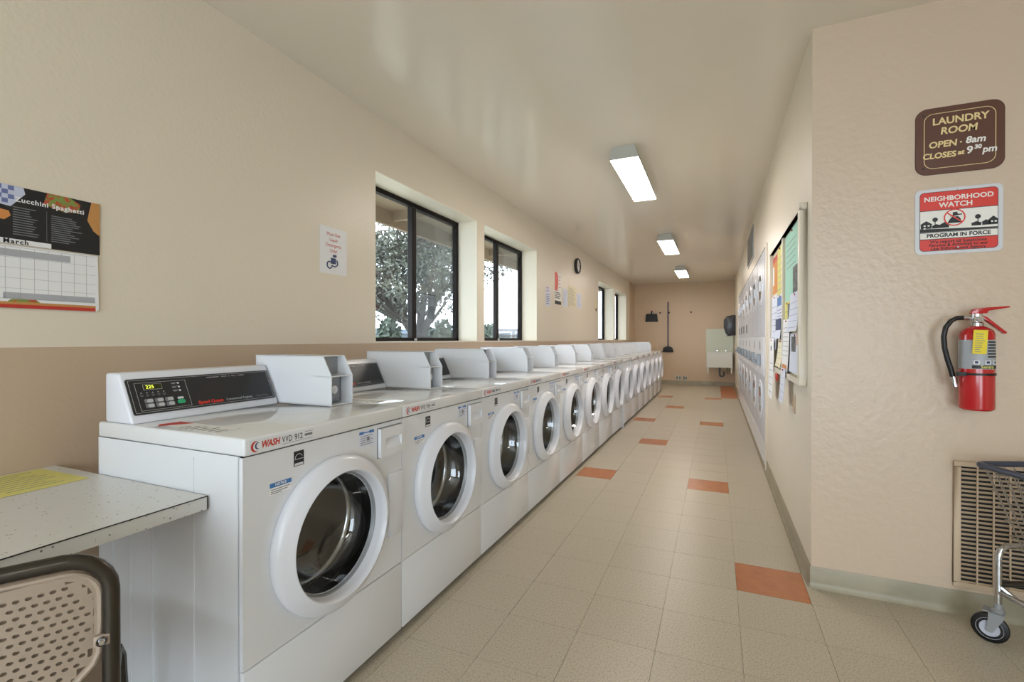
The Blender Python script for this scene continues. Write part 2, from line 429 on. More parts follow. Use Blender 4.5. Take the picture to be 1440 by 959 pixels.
def oak():
    rnd = random.Random(11)
    base = Vector((-7.35, 11.0, -.25))
    root = thing('oak_tree', 'spreading grey-green oak outside the window nearest the calendar', 'tree', base)
    wood, leaves = B(), B()
    def grow(p, d, r, ln, lev):
        pts = [p]; rr = [r]; q = p.copy(); dd = d.copy()
        n = 4
        for k in range(n):
            dd = (dd + Vector((rnd.uniform(-.24, .24), rnd.uniform(-.24, .24), rnd.uniform(-.1, .16)))).normalized()
            q = q + dd*ln/n; pts.append(q.copy()); rr.append(r*(1-.45*(k+1)/n))
        wood.tube(pts, rr, 7 if lev < 2 else 4, caps=False)
        if lev >= 3:
            leaf_cloud(leaves, q, (.62, .62, .5), 75, .062, rnd)
            if lev >= 4: return
        elif lev == 2: leaf_cloud(leaves, q, (.45, .45, .35), 60, .062, rnd)
        for k in range(3 if lev else 5):
            a = rnd.uniform(0, 2*PI)
            side = Vector((math.cos(a), math.sin(a), rnd.uniform(-.15, .55))) * rnd.uniform(.6, 1.0)
            nd = (dd*.75 + side).normalized()
            s = pts[-1] if k < 2 else pts[rnd.choice((2, 3))]
            grow(s.copy(), nd, rr[-1]*.78, ln*rnd.uniform(.68, .86), lev+1)
    # heavy limbs: the main one leans left and up, a second leans right
    wood.tube([(0, 0, -.1), (-.05, -.15, .8), (0, -.3, 1.5)], [.32, .25, .22], 10, caps=False)
    grow(Vector((0, -.3, 1.45)), Vector((-.50, -.52, .75)).normalized(), .17, 1.7, 1)
    grow(Vector((0, -.3, 1.45)), Vector((.26, .22, .95)).normalized(), .13, 1.2, 1)
    grow(Vector((0, -.3, 1.3)), Vector((-.05, -.1, 1.0)).normalized(), .14, 1.5, 1)
    grow(Vector((0, -.3, 1.4)), Vector((-.45, .3, .85)).normalized(), .12, 1.5, 1)
    # outer boughs: thin branches carrying loose drooping leaf masses
    rt = Vector((.76, .64, 0)); fw = Vector((-.64, .76, 0))
    for _ in range(52):
        c = rt*rnd.uniform(-2.9, .75) + fw*rnd.uniform(-1.2, 1.2) + Vector((0, -.3, rnd.uniform(2.0, 4.6)))
        if c.z < 2.3 and abs((c.x*rt.x + c.y*rt.y)) < .9: c.z += .8
        s0 = Vector((0, -.3, 1.9)) + rt*(-.5 if c.dot(rt) < 0 else .3)
        m1 = s0.lerp(c, .5) + Vector((rnd.uniform(-.2, .2), rnd.uniform(-.2, .2), rnd.uniform(.15, .5)))
        wood.tube([s0, s0.lerp(m1, .55), m1, m1.lerp(c, .6) + Vector((0, 0, .06)), c], [.05, .04, .028, .016, .008], 5, caps=False)
        for _k in range(3):
            leaf_cloud(leaves, c + Vector((rnd.uniform(-.4, .4), rnd.uniform(-.4, .4), rnd.uniform(-.25, .25))), (.42, .42, .26), 46, .058, rnd)
    wood.obj('trunk', 'bark', root)
    stuff(leaves.obj('foliage', 'leaf', root, smooth=False))
oak()
def bush(px, dist, w, h, label):
    rnd = random.Random(int(px)); d = ray(px); p = d*dist; p.z = -.25
    root = thing('bush', label, 'bush', p); b = B()
    leaf_cloud(b, (0, 0, h*.55), (w, w, h*.5), 700, .16, rnd)
    stuff(b.obj('foliage', 'bush', root, smooth=False))
    B().tube([(0, 0, 0), (0, 0, h*.6)], [.08, .03], 6).obj('stem', 'bark', root)
bush(548, 17, .45, 2.15, 'small dark bush low behind the oak, seen in the left pane')
bush(624, 18.5, .75, 2.1, 'rounded green bush low in the right pane behind the oak')
bush(688, 26, .6, 2.2, 'dark bush beside the far house, left edge of the second window')
def house(px, dist, w, dep, hw, hr, label, rot):
    d = ray(px); p = d*dist; p.z = -.25
    root = thing('house', label, 'house', p, (0, 0, rot))
    B().box(-w/2, w/2, 0, dep, 0, hw).obj('wall', 'stucco', root, smooth=False)
    B().prism([(-.4, hw), (dep+.4, hw), (dep/2, hw+hr)], 'x', -w/2-.4, w/2+.4).obj('roof', 'roofm', root, smooth=False)
    for k in range(4):
        x = -w/2 + w*(k+.5)/4
        f = B().box(x-.5, x+.5, -.05, .02, .9, 2.0).obj('window', 'plast', root, smooth=False)
        B().box(x-.42, x+.42, -.06, -.04, .98, 1.92).obj('pane', 'winlight', f, smooth=False)
house(545, 23, 6, 4, 1.72, .25, 'pale low house with flat roof in the left pane behind the oak', .55)
house(722, 36, 5, 6, 1.75, .55, 'grey-roofed house low in the second window', .4)

# ------------------------------------------------------------------ washers
WW = .688; PITCH = .692; YW = .861; XW = -1.154
HY, HZ = .328, .56
wm = {}
def washer_meshes():
    wm['body'] = B().box(-.672, -.668, 0, WW, .03, .8785).box(-.672, -.012, 0, .004, .03, .8785).box(-.672, -.012, WW-.004, WW, .03, .8785).box(-.672, -.012, 0, WW, .03, .034).box(-.018, -.012, 0, .03, .03, .8785).mesh('cabinet', 'enamel', smooth=False)
    fp = plate_hole(B(), .001, WW-.001, .3045, .8755, HY, HZ, .206, -.014, 0)
    wm['front'] = fp.mesh('front_panel', 'enamel', bevel=0)
    wm['lower'] = B().box(-.014, .001, .001, WW-.001, .036, .301).mesh('lower_panel', 'enamel', bevel=.003)
    wm['toe'] = B().box(-.64, -.035, .02, WW-.02, 0, .034).mesh('toe_base', 'dark_gap', smooth=False)
    wm['seam'] = B().box(-.02, -.008, .004, WW-.004, .30, .307).mesh('seam', 'dark_gap', smooth=False)
    wm['seam2'] = B().box(-.02, -.004, .003, WW-.003, .8735, .879).mesh('seam', 'dark_gap', smooth=False)
    wm['lid'] = B().box(-.672, .008, -.001, WW+.001, .879, .928).mesh('lid', 'lidm', bevel=.0075, segs=3)
    c = (0, HY, HZ)
    wm['door'] = B().lathe([(.247, .001), (.2495, .008), (.2490, .020), (.2440, .030), (.232, .038), (.216, .0475), (.208, .053), (.204, .0545), (.2005, .052), (.197, .030), (.193, .004), (.190, -.004), (.186, -.004)], 72, 'x', c).mesh('door', 'plast', ang=50)
    wm['trimring'] = B().lathe([(.196, .002), (.196, .010), (.190, .010), (.187, .002)], 64, 'x', c, True).mesh('inner_ring', 'galv')
    wm['glass'] = B().lathe([(.190, .002), (.184, -.018), (.168, -.06), (.150, -.085), (.120, -.100), (.08, -.108), (.0005, -.110)], 48, 'x', c).mesh('door_glass', 'doorglass', ang=60)
    wm['gasket'] = B().lathe([(.2065, -.002), (.212, -.02), (.205, -.06), (.214, -.075), (.198, -.095), (.192, -.11)], 48, 'x', c).mesh('gasket', 'rubber', ang=60)
    wm['drum'] = B().lathe([(.196, -.105), (.238, -.112), (.245, -.13), (.245, -.44), (.235, -.455), (.19, -.45), (.17, -.462), (.0005, -.47)], 48, 'x', c).mesh('drum', 'steel', ang=50)
    wm['lip'] = B().lathe([(.197, -.100), (.186, -.094), (.172, -.100), (.168, -.112), (.178, -.118)], 48, 'x', c).mesh('drum_lip', 'chrome', ang=60)
    for k in range(3):
        bf = B()
        a = math.radians(30 + 120*k)
        ca, sa = math.cos(a), math.sin(a)
        def P(x, t, r): return (x, HY + r*ca - t*sa, HZ + r*sa + t*ca)
        vs = [P(-.14, -.05, .243), P(-.14, .05, .243), P(-.15, 0, .185), P(-.44, -.05, .243), P(-.44, .05, .243), P(-.43, 0, .185)]
        bf.add(vs, [(0, 1, 2), (3, 5, 4), (0, 2, 5, 3), (1, 4, 5, 2)])
        wm['baffle%d' % k] = bf.mesh('baffle', 'steel', smooth=False)
    # hinge cover pad right of the door
    wm['hinge'] = B().box(-.002, .011, .60, WW-.004, .43, .675).mesh('hinge_cover', 'plast', bevel=.006)
    # detergent drawer with recessed grip
    d = B(); y0, y1, z0, z1, a0, a1, c0, c1 = .545, WW-.006, .752, .858, .573, .668, .780, .820
    d.box(.001, .016, y0, y1, z0, c0).box(.001, .016, y0, y1, c1, z1).box(.001, .016, y0, a0, c0, c1).box(.001, .016, a1, y1, c0, c1)
    wm['drawer'] = d.mesh('dispenser_drawer', 'enamel', smooth=False)
    wm['pocket'] = B().prism([(.0015, c1), (.0015, c0), (.015, c0), (.010, c0+.010), (.006, c0+.022), (.004, c1)], 'y', a0, a1).mesh('grip_pocket', 'plast')
    gp = B()
    for a in ((y0-.004, y1+.003, z0-.004, z0), (y0-.004, y1+.003, z1, z1+.003), (y0-.004, y0, z0, z1), (y1, y1+.003, z0, z1)): gp.box(0, .0015, *a)
    wm['drawergap'] = gp.mesh('drawer_gap', 'inkgrey', smooth=False)
    # console with sloping face
    prof = [(-.642, .928), (-.642, 1.085), (-.572, 1.085), (-.504, .946), (-.497, .928)]
    wm['console'] = B().prism(prof, 'y', .004, .534).mesh('control_console', 'plast', bevel=.008, segs=3)
    # coin box: two cheeks, top, back, shelf
    k0, k1 = .542, .660
    cheek = [(-.641, .930), (-.222, .930), (-.222, 1.046), (-.266, 1.127), (-.641, 1.127)]
    cb = B().prism(cheek, 'y', k0, k0+.004).prism(cheek, 'y', k1-.004, k1)
    cb.box(-.641, -.268, k0, k1, 1.123, 1.127).box(-.641, -.637, k0, k1, .93, 1.127).box(-.30, -.226, k0, k1, 1.043, 1.047).box(-.641, -.228, k0, k1, .93, .934)
    wm['coin'] = cb.mesh('coin_box', 'enamel', smooth=False)
    wm['coinplate'] = B().box(-.306, -.30, k0+.004, k1-.004, 1.047, 1.123).mesh('back_plate', 'galv', smooth=False)
    wm['mech'] = B().box(-.30, -.27, k0+.004, k1-.02, .936, 1.042).lathe([(.012, -.27), (.012, -.262), (.009, -.26), (.0005, -.26)], 16, 'x', (0, .59, 1.02)).mesh('coin_slide', 'grey_metal', bevel=.003, segs=1)
    wm['lock'] = B().lathe([(.0005, -.252), (.008, -.252), (.009, -.250), (.017, -.250), (.019, -.256), (.019, -.27)], 20, 'x', (0, .588, .99)).mesh('coin_lock', 'plast')
    wm['rib'] = B().box(-.60, -.593, -.004, 0, .03, .76).box(-.395, -.389, -.004, 0, .03, .76).box(-.20, -.197, -.002, 0, .03, .86).box(-.50, -.498, -.0015, 0, .03, .76).mesh('side_rib', 'enamel', smooth=False)
washer_meshes()
# control fascia in the plane of the sloping console face
U = Vector((0, 1, 0)); V = Vector((-.572+.504, 0, 1.085-.946)).normalized(); Nn = U.cross(V)
FR_C = frame(U, V, Nn)
def fascia(root, full):
    R = bpy.data.objects.new('control_fascia', None)
    c0 = Vector((-.504, 0, .946)) + Nn*.0008
    pm = wm.get('fascia')
    if pm is None:
        pm = wm['fascia'] = B().prism(rrect(.014, .524, .008, .130, .006), 'z', 0, .0035).mesh('control_panel', 'black_panel', smooth=False)
    P = link('control_panel', pm, root); P.location = c0; P.rotation_euler = FR_C.to_euler()
    bpy.data.objects.remove(R)
    if not full: return P
    z = .0038
    def q(name, pts, m, d=.0006):
        if name+m not in wm or True:
            o = B().prism(pts, 'z', z, z+d).obj(name, m, P, smooth=False)
        return o
    def outline(x0, x1, y0, y1, t, m, name='panel_line'):
        b = B(); 
        for a in ((x0, x1, y0, y0+t), (x0, x1, y1-t, y1), (x0, x0+t, y0, y1), (x1-t, x1, y0, y1)): b.box(a[0], a[1], a[2], a[3], z, z+.0004)
        return b.obj(name, m, P, smooth=False)
    outline(.020, .518, .013, .125, .0009, 'btn'); outline(.036, .193, .019, .115, .0009, 'btn')
    d = B().box(.060, .114, .090, .108, z, z+.0008).obj('display', 'lcd', P, smooth=False)
    outline(.059, .115, .089, .109, .0009, 'btn', 'display_bezel')
    text('display_digits', '225', .017, 'lcdtext', P, (.0785, .0985, z+.0011), sx=.95, space=1.05)
    for k in range(5):
        x = .049 + k*.0168
        B().lathe([(.0018, z), (.0018, z+.0006), (.0001, z+.0006)], 10, 'z', (x, .0795, 0)).obj('indicator', 'btn', P)
        B().box(x-.005, x+.005, .0715, .0733, z, z+.0004).box(x-.004, x+.004, .0675, .069, z, z+.0004).obj('indicator_caption', 'inkgrey', P, smooth=False)
    for k in range(3):
        for j in range(2):
            x = .052 + k*.031; y = .027 + j*.0165
            o = B().prism(rrect(x, x+.026, y, y+.0145, .003), 'z', z, z+.0012).obj('button_key', 'inkgrey', P, smooth=False)
            B().prism(rrect(x+.007, x+.0245, y+.0015, y+.013, .005), 'z', z+.0012, z+.0022).obj('button', 'btn', P, smooth=False)
    B().prism(rrect(.150, .174, .030, .0445, .006), 'z', z, z+.0024).obj('start_button', 'green', P, smooth=False)
    B().prism(rrect(.153, .172, .047, .0545, .002), 'z', z, z+.0008).obj('start_label', 'signgrey', P, smooth=False)
    for k in range(3):
        y = .107 - k*.0135
        B().box(.146, .163, y-.0004, y+.0004, z, z+.0004).box(.146, .158, y-.004, y-.0025, z, z+.0004).obj('cycle_caption', 'btn', P, smooth=False)
        B().lathe([(.0035, z), (.003, z+.001), (.0001, z+.001)], 12, 'z', (.168, y-.002, 0)).obj('cycle_lamp', 'signgrey', P)
    text('lettering', 'PERMANENT  PRESS  &  MILL  FABRIC', .0055, 'signgrey', P, (.345, .1165, z+.0003), space=1.65)
    text('lettering', 'Speed Queen', .0165, 'signred', P, (.262, .0245, z+.0003), bold=.0006)
    text('lettering', 'Commercial Register', .0125, 'btn', P, (.372, .0245, z+.0003))
    text('lettering', 'Washer Series', .009, 'inkgrey', P, (.468, .0245, z+.0003))
    return P
def stickers(root, code, near):
    def st(name, b, m, loc): o = b.obj(name, m, root, smooth=False); o.location = loc; o.rotation_euler = FR_L.to_euler(); return o
    # maker's sticker on the lid edge
    s = B(); s.prism([(.012, -.0175), (.235, -.0175), (.235, .0175), (.012, .0175)], 'z', 0, .0005)
    o = st('machine_sticker', s, 'enamel', (.0082, 0, .9035))
    def cres(cx, cy, ro, ri, off, m):
        pts = [(cx+ro*math.cos(t), cy+ro*math.sin(t)) for t in [math.radians(a) for a in range(75, 291, 18)]]
        pts += [(cx+off+ri*math.cos(t), cy+ri*math.sin(t)) for t in [math.radians(a) for a in range(285, 79, -18)]]
        b = B()
        n = len(pts)//2
        vs = [(p[0], p[1], .0006) for p in pts]
        m_ = len(pts); fs = [(i, i+1, m_-2-i, m_-1-i) for i in range(min(n, 12)-1)]
        b.add(vs, fs); return b.obj('swoosh', m, o, smooth=False)
    cres(.033, -.002, .0150, .0128, .0050, 'red'); cres(.0405, -.001, .0098, .0082, .003, 'darkblue')
    text('lettering', 'WASH', .024, 'red', o, (.082, .000, .0008), bold=.0008, shear=.25, fit=(.060, .020))
    if code:
        text('lettering', 'VVD', .0225, 'ink', o, (.135, .000, .0008), fit=(.034, .0175), space=1.2); text('lettering', code, .0225, 'ink', o, (.176, .000, .0008), fit=(.029, .0175))
    else: B().box(.119, .150, -.007, .007, .0006, .0009).box(.161, .190, -.007, .007, .0006, .0009).obj('lettering', 'inkgrey', o, smooth=False)
    B().box(.199, .228, -.004, .003, .0006, .0009).box(.199, .230, .008, .0095, .0006, .0009).box(.118, .230, -.0135, -.0125, .0006, .0009).obj('fine_print', 'inkgrey', o, smooth=False)
    # black energy label
    o = st('energy_label', B().box(0, .037, 0, .045, 0, .0005), 'ink', (.0002, .166, .812))
    arc = [(.018+.013*math.cos(math.radians(a)), .024+.012*math.sin(math.radians(a))) for a in range(20, 181, 20)]
    b = B().tube([(p[0], p[1], .0007) for p in arc], .0008, 4)
    b.box(.003, .034, .020, .0215, .0005, .0008).box(.003, .034, .002, .009, .0005, .0008)
    b.obj('emblem', 'signgrey', o, smooth=False)
    # blue notice
    o = st('notice_sticker', B().box(0, .074, 0, .034, 0, .0004), 'paper', (.0002, .083, .750))
    B().box(0, .074, .021, .034, .0004, .0007).obj('header', 'blue', o, smooth=False)
    if near: text('lettering', 'NOTICE', .0105, 'paper', o, (.037, .0275, .001), bold=.0002)
    B().box(.004, .07, .014, .016, .0004, .0007).box(.004, .06, .008, .010, .0004, .0007).box(.004, .04, .003, .005, .0004, .0007).obj('fine_print', 'inkgrey', o, smooth=False)
    # operating sticker beside the drawer
    o = st('instruction_sticker', B().box(0, .078, 0, .057, 0, .0004), 'paperblue', (.0002, .446, .807))
    B().box(0, .022, .046, .056, .0004, .0007).box(.052, .078, .046, .056, .0004, .0007).box(.022, .052, .049, .053, .0004, .0007).obj('header', 'blue', o, smooth=False)
    b = B()
    for k in range(5): b.box(.006, .07-.01*(k % 2), .038-.0075*k, .040-.0075*k, .0004, .0007)
    b.box(.04, .052, .02, .034, .0004, .0009); b.obj('fine_print', 'inkgrey', o, smooth=False)
ORD = ['first', 'second', 'third', 'fourth', 'fifth', 'sixth', 'seventh', 'eighth', 'ninth', 'tenth', 'eleventh', 'twelfth', 'thirteenth', 'fourteenth', 'last']
for k in range(15):
    y = YW + PITCH*k + (.025 if k >= 8 else 0)
    if k == 0: lab = 'white front-load washer at the near end, beside the speckled counter'
    elif k == 14: lab = 'last white front-load washer, at the far end of the row'
    else: lab = '%s white front-load washer counted from the speckled counter' % ORD[k]
    w = thing('washing_machine', lab, 'washer', (XW, y, 0), None, 'front-load washers along the window wall')
    link('cabinet', wm['body'], w); link('front_panel', wm['front'], w); link('lower_panel', wm['lower'], w)
    link('toe_base', wm['toe'], w); link('seam', wm['seam'], w); link('seam', wm['seam2'], w); link('lid', wm['lid'], w)
    d = link('door', wm['door'], w); link('door_glass', wm['glass'], d); link('inner_ring', wm['trimring'], d)
    link('gasket', wm['gasket'], w); dr = link('drum', wm['drum'], w); link('drum_lip', wm['lip'], dr); [link('baffle', wm['baffle%d' % j], dr) for j in range(3)]
    link('hinge_cover', wm['hinge'], w)
    q = link('dispenser_drawer', wm['drawer'], w); link('grip_pocket', wm['pocket'], q); link('drawer_gap', wm['drawergap'], q)
    link('control_console', wm['console'], w)
    cb = link('coin_box', wm['coin'], w); link('back_plate', wm['coinplate'], cb); link('coin_slide', wm['mech'], cb); link('coin_lock', wm['lock'], cb)
    fascia(w, k < 2)
    if k < 8: stickers(w, {0: '912', 1: '914'}.get(k), k < 3)
    if k == 0: link('side_rib', wm['rib'], w)
    if k < 2:   # label on the lid top
        o = B().prism([(.02, .135), (.10, .14), (.10, .43), (.045, .43)], 'z', 0, .0004)
        o = o.mesh('lid_label', 'paper', smooth=False); lo = link('lid_label', o, w); lo.location = (0, 0, .9285); lo.rotation_euler = FR_T.to_euler()
        B().prism([(.022, .40), (.10, .35), (.10, .42), (.045, .43)], 'z', .0004, .0008).obj('warning_band', 'red', lo, smooth=False)
        b = B()
        for j in range(7): b.box(.03, .03+.06*random.uniform(.5, 1), .15+.026*j, .157+.026*j, .0004, .0008)
        b.obj('fine_print', 'inkgrey', lo, smooth=False)
tag(B().box(XW-.05, XW+.012, YW+8*PITCH-.001, YW+8*PITCH+.022, .0, .45).obj('filler_strip', 'enamel', smooth=False), 'narrow white filler strip between the eighth and ninth washers', 'strip')

# ------------------------------------------------------------------ counter, chair, yellow sheet
ct = thing('counter', 'white speckled laminate counter fixed to the tan wall beside the washer', 'counter', (XL, -.3, 0))
B().box(.002, .789, -1.4, 1.154, .725, .762).obj('worktop', 'counter', ct, smooth=False)
B().box(.7885, .7905, -1.4, 1.1545, .7598, .7622).box(.786, .7905, 1.1535, 1.155, .725, .762).obj('edge_seam', 'blackline', ct, smooth=False)
for y in (-1.3, -.2):
    B().prism([(.004, .725), (.5, .725), (.5, .70), (.03, .40), (.004, .40)], 'y', y, y+.03).obj('bracket', 'galv', ct, smooth=False)
ys = thing('paper_sheet', 'yellow printed sheet lying on the speckled counter', 'paper', (-1.775, .60, .7628), (0, 0, .02))
B().box(-.279, 0, 0, .216, 0, .0005).obj('sheet', 'paperyellow', ys, smooth=False)
b = B()
for k in range(9):
    x = -.25 + .026*k; b.box(x, x+.003, .03+random.uniform(0, .02), .19-random.uniform(0, .05), .0005, .0008)
b.obj('print_lines', 'inkgrey', ys, smooth=False)

def chair():
    ca, sa = .49, .872
    R = frame((ca, sa, 0), (-sa, ca, 0), (0, 0, 1))     # local x along the back (to the right), y forward under the counter
    root = thing('chair', 'taupe perforated plastic chair with dark tube frame, drawn up to the counter', 'chair', (-1.125, .312, 0), R)
    w = .215; rt = .0135
    pts = [(w+.012, -.02, .0), (w+.006, -.012, .30), (w, 0, .55), (w, .0, .70)]
    for a in range(0, 91, 15):
        t = math.radians(a); pts.append((w-.065+.065*math.cos(t), 0, .735+.065*math.sin(t)))
    n = len(pts)
    pts += [(-p[0], p[1], p[2]) for p in pts[::-1]]
    B().tube(pts, rt, 14).obj('back_frame', 'gunmetal', root)
    # perforated backrest shell: cells with oval holes
    rim = []
    for a in range(0, 91, 15):
        t = math.radians(a); rim.append((.148+.052*math.cos(t), .728+.052*math.sin(t)))
    right = [(.066, .494), (.10, .515), (.15, .566), (.190, .606), (.198, .625), (.200, .68)]
    loop = right + rim + [(-p[0], p[1]) for p in rim[::-1]] + [(-p[0], p[1]) for p in right[::-1]]
    inner = [(p[0]*.955, .637+(p[1]-.637)*.93) for p in loop]; nl = len(loop)
    def within(poly, x, z):
        c = False; k = len(poly)-1
        for i in range(len(poly)):
            (xi, zi), (xj, zj) = poly[i], poly[k]
            if (zi > z) != (zj > z) and x < (xj-xi)*(z-zi)/(zj-zi)+xi: c = not c
            k = i
        return c
    def bend(x, z): return -.022*(1-(x/.2)**2) + .004
    cols, rows = 27, 20; cw, ch = .0146, .0142; b = B()
    for j in range(rows):
        for i in range(-1, cols+1):
            xc = -cols*cw/2 + (i+.5*(j % 2))*cw + cw/2; zc = .777 - (j+.5)*ch
            cor = [(xc-cw/2, zc-ch/2), (xc+cw/2, zc-ch/2), (xc+cw/2, zc+ch/2), (xc-cw/2, zc+ch/2)]
            if not all(within(loop, *c) for c in cor): continue
            mid = [cor[0], (xc, cor[0][1]), cor[1], (cor[1][0], zc), cor[2], (xc, cor[2][1]), cor[3], (cor[0][0], zc)]
            if not all(within(inner, *c) for c in cor):
                b.add([(c[0], bend(*c), c[1]) for c in mid], [tuple(range(8))])
            else:
                inn = [(xc+.0046*math.cos(math.radians(225+45*k)), zc+.0034*math.sin(math.radians(225+45*k))) for k in range(8)]
                vs = [(p[0], bend(*p), p[1]) for p in mid+inn]
                vs += [(p[0], bend(*p)+.011, p[1]) for p in inn]
                b.add(vs, [(k, (k+1) % 8, 8+(k+1) % 8, 8+k) for k in range(8)] + [(8+k, 8+(k+1) % 8, 16+(k+1) % 8, 16+k) for k in range(8)])
    sh = b.obj('backrest', 'taupe', root)
    B().tube([(p[0], bend(*p)-.001, p[1]) for p in loop], .0052, 8, closed=True).obj('shell_rim', 'taupe', sh)
    rb = B()
    rb.add([(p[0], bend(*p)-.0012, p[1]) for p in loop] + [(p[0], bend(*p)-.0012, p[1]) for p in inner], [(i, (i+1) % nl, nl+(i+1) % nl, nl+i) for i in range(nl)])
    rb.obj('shell_border', 'taupe', sh)
    for s in (-1, 1):
        B().lathe([(.0085, -.018), (.0085, -.013), (.004, -.021), (.0003, -.021)], 14, 'y', (s*.203, 0, .65)).obj('screw', 'chrome', root)
        B().box(s*.203-.012, s*.203+.012, -.014, -.004, .64, .66).obj('bracket_tab', 'taupe', root, bevel=.003)
        B().tube([(s*.20, .0, .42), (s*.205, .36, .44), (s*.21, .40, .40), (s*.225, .44, 0)], .012, 10).obj('leg', 'gunmetal', root)
    B().prism(rrect(-.20, .20, -.0, .40, .05), 'z', .445, .46).obj('seat', 'taupe', root, bevel=.004)
chair()

# ------------------------------------------------------------------ things on the left wall
def sheet(name, label, y0, y1, z0, z1, m='paper', frame_=FR_L, off=.001, cat='paper', group=None, x=None):
    if frame_ is FR_L: loc = (XL+off+.0005, y0, z0)
    else: loc = (x, y1, z0)
    r = thing(name, label, cat, loc, frame_, group)
    B().box(0, y1-y0, 0, z1-z0, 0, .0008).obj('sheet', m, r, smooth=False)
    return r
def lines(root, x0, x1, ya, yb, n, m='inkgrey', t=.004, name='print_lines'):
    b = B()
    for k in range(n):
        y = yb - (yb-ya)*k/max(n-1, 1); b.box(x0, x0+(x1-x0)*random.uniform(.65, 1), y-t/2, y+t/2, .0008, .0012)
    return b.obj(name, m, root, smooth=False)
s = sheet('notice_sheet', 'white notice with red words about detergent, left of the windows', 2.025, 2.239, 1.575, 1.848)
for i, (tx, sz) in enumerate((('Must Use', .028), ('Liquid', .026), ('Detergents', .027), ('Only!', .026))):
    text('lettering', tx, sz, 'red', s, (.107, .232-.032*i, .0012))
b = B().tube([(.075+.02*math.cos(math.radians(a)), .052+.02*math.sin(math.radians(a)), .0014) for a in range(60, 331, 30)], .004, 5)
b.box(.085, .125, .06, .095, .0008, .0014).box(.10, .13, .10, .115, .0008, .0014)
b.tube([(.09, .05, .0014), (.12, .045, .0014), (.138, .06, .0014), (.132, .085, .0014)], .004, 5)
b.obj('clip_drawing', 'darkblue', s, smooth=False)
# calendar
cal = thing('wall_calendar', 'wall calendar open at March with a zucchini spaghetti recipe page', 'calendar', (XL+.002, .695, 1.293), FR_L)
top = B().box(0, .287, .206, .392, 0, .002).obj('recipe_page', 'ink', cal, smooth=False)
low = B(); low.prism([(0, 0), (.274, 0), (.282, .008), (.279, .200), (0, .200)], 'z', 0, .006); low = low.obj('month_page', 'paper', cal, smooth=False)
def q(pts, m, par, name, z=.0024): return B().prism(pts, 'z', z, z+.0004).obj(name, m, par, smooth=False)
M['calgrey'] = mat('print_pale_grey', 'adaeb2', .7); M['cheese'] = mat('print_wood_board', 'c08a4e', .6); M['salad'] = mat('print_salad', '7c8f45', .6, vary=(60, 'b5492f', .45, .55)); M['gingham'] = mat('print_gingham', 'c3c8dc', .6); M['check'] = mat('print_blue_check', '6670a0', .6)
q([(0, .33), (.05, .325), (.085, .372), (.08, .392), (0, .392)], 'gingham', top, 'cloth_picture')
b = B()
for i_ in range(5):
    for j_ in range(4):
        if (i_+j_) % 2 == 0 and (i_ < 4 or j_ > 2): b.box(.0145*i_, .0145*(i_+1), .334+.0142*j_, .334+.0142*(j_+1), .0028, .003)
b.obj('cloth_checks', 'check', top, smooth=False)
q([(.13, .352), (.185, .338), (.225, .345), (.23, .375), (.20, .392), (.14, .392)], 'salad', top, 'salad_picture')
q([(.262, .392), (.287, .392), (.287, .275), (.268, .29), (.25, .325), (.256, .36)], 'cheese', top, 'board_picture')
q([(.0, .283), (.035, .28), (.05, .295), (.045, .31), (.0, .315)], 'paperorange', top, 'onion_picture')
text('lettering', 'Zucchini Spaghetti', .0215, 'paper', top, (.150, .350, .0034), bold=.0005, space=1.12)
for (x0, x1, y0, y1, n) in ((.055, .125, .238, .325, 12), (.150, .235, .232, .318, 13)):
    b = B()
    for k in range(n):
        y = y1 - (y1-y0)*k/(n-1); b.box(x0, x0+(x1-x0)*random.uniform(.55, 1), y-.0014, y+.0014, .0024, .0028)
    b.obj('recipe_text', 'inkgrey', top, smooth=False)
B().box(.138, .1388, .228, .33, .0024, .0028).obj('rule_line', 'inkgrey', top, smooth=False)
B().box(0, .15, .206, .222, .002, .0028).obj('title_band', 'paper', top, smooth=False)
text('lettering', 'March', .020, 'ink', top, (.062, .2135, .0032), bold=.0006, space=1.25)
b = B()
for k in range(8): b.box(.035*k, .035*k+.0009, .030, .195, .006, .0064)
for k in range(6): b.box(0, .272, .030+.033*k, .0309+.033*k, .006, .0064)
b.obj('day_grid', 'calgrey', low, smooth=False)
q([(0, .165), (.20, .165), (.20, .188), (0, .188)], 'calgrey', low, 'day_band', .006); q([(.03, .03), (.27, .03), (.27, .05), (.03, .05)], 'calgrey', low, 'day_band', .006)
q([(0, .0), (.272, 0), (.272, .012), (0, .012)], 'red', low, 'page_edges', .006); q([(0, .012), (.272, .012), (.272, .02), (0, .02)], 'cheese', low, 'page_edges', .006)
q([(.04, .02), (.12, .02), (.11, .029), (.05, .029)], 'salad', low, 'page_edges', .006)
# clock
ck = thing('wall_clock', 'round black wall clock with a pale face, high on the left wall', 'clock', (XL, 7.38, 2.37), FR_L)
B().lathe([(.118, .0), (.125, .01), (.125, .035), (.115, .048), (.100, .046), (.098, .032)], 40, 'z').obj('rim', 'ink', ck)
f = B().disc(.1, 40, 'z', (0, 0, .031)).obj('face', 'clockface', ck)
B().box(-.004, .004, 0, .06, .032, .034).box(0, .08, -.003, .003, .034, .036).obj('hands', 'ink', ck, smooth=False)
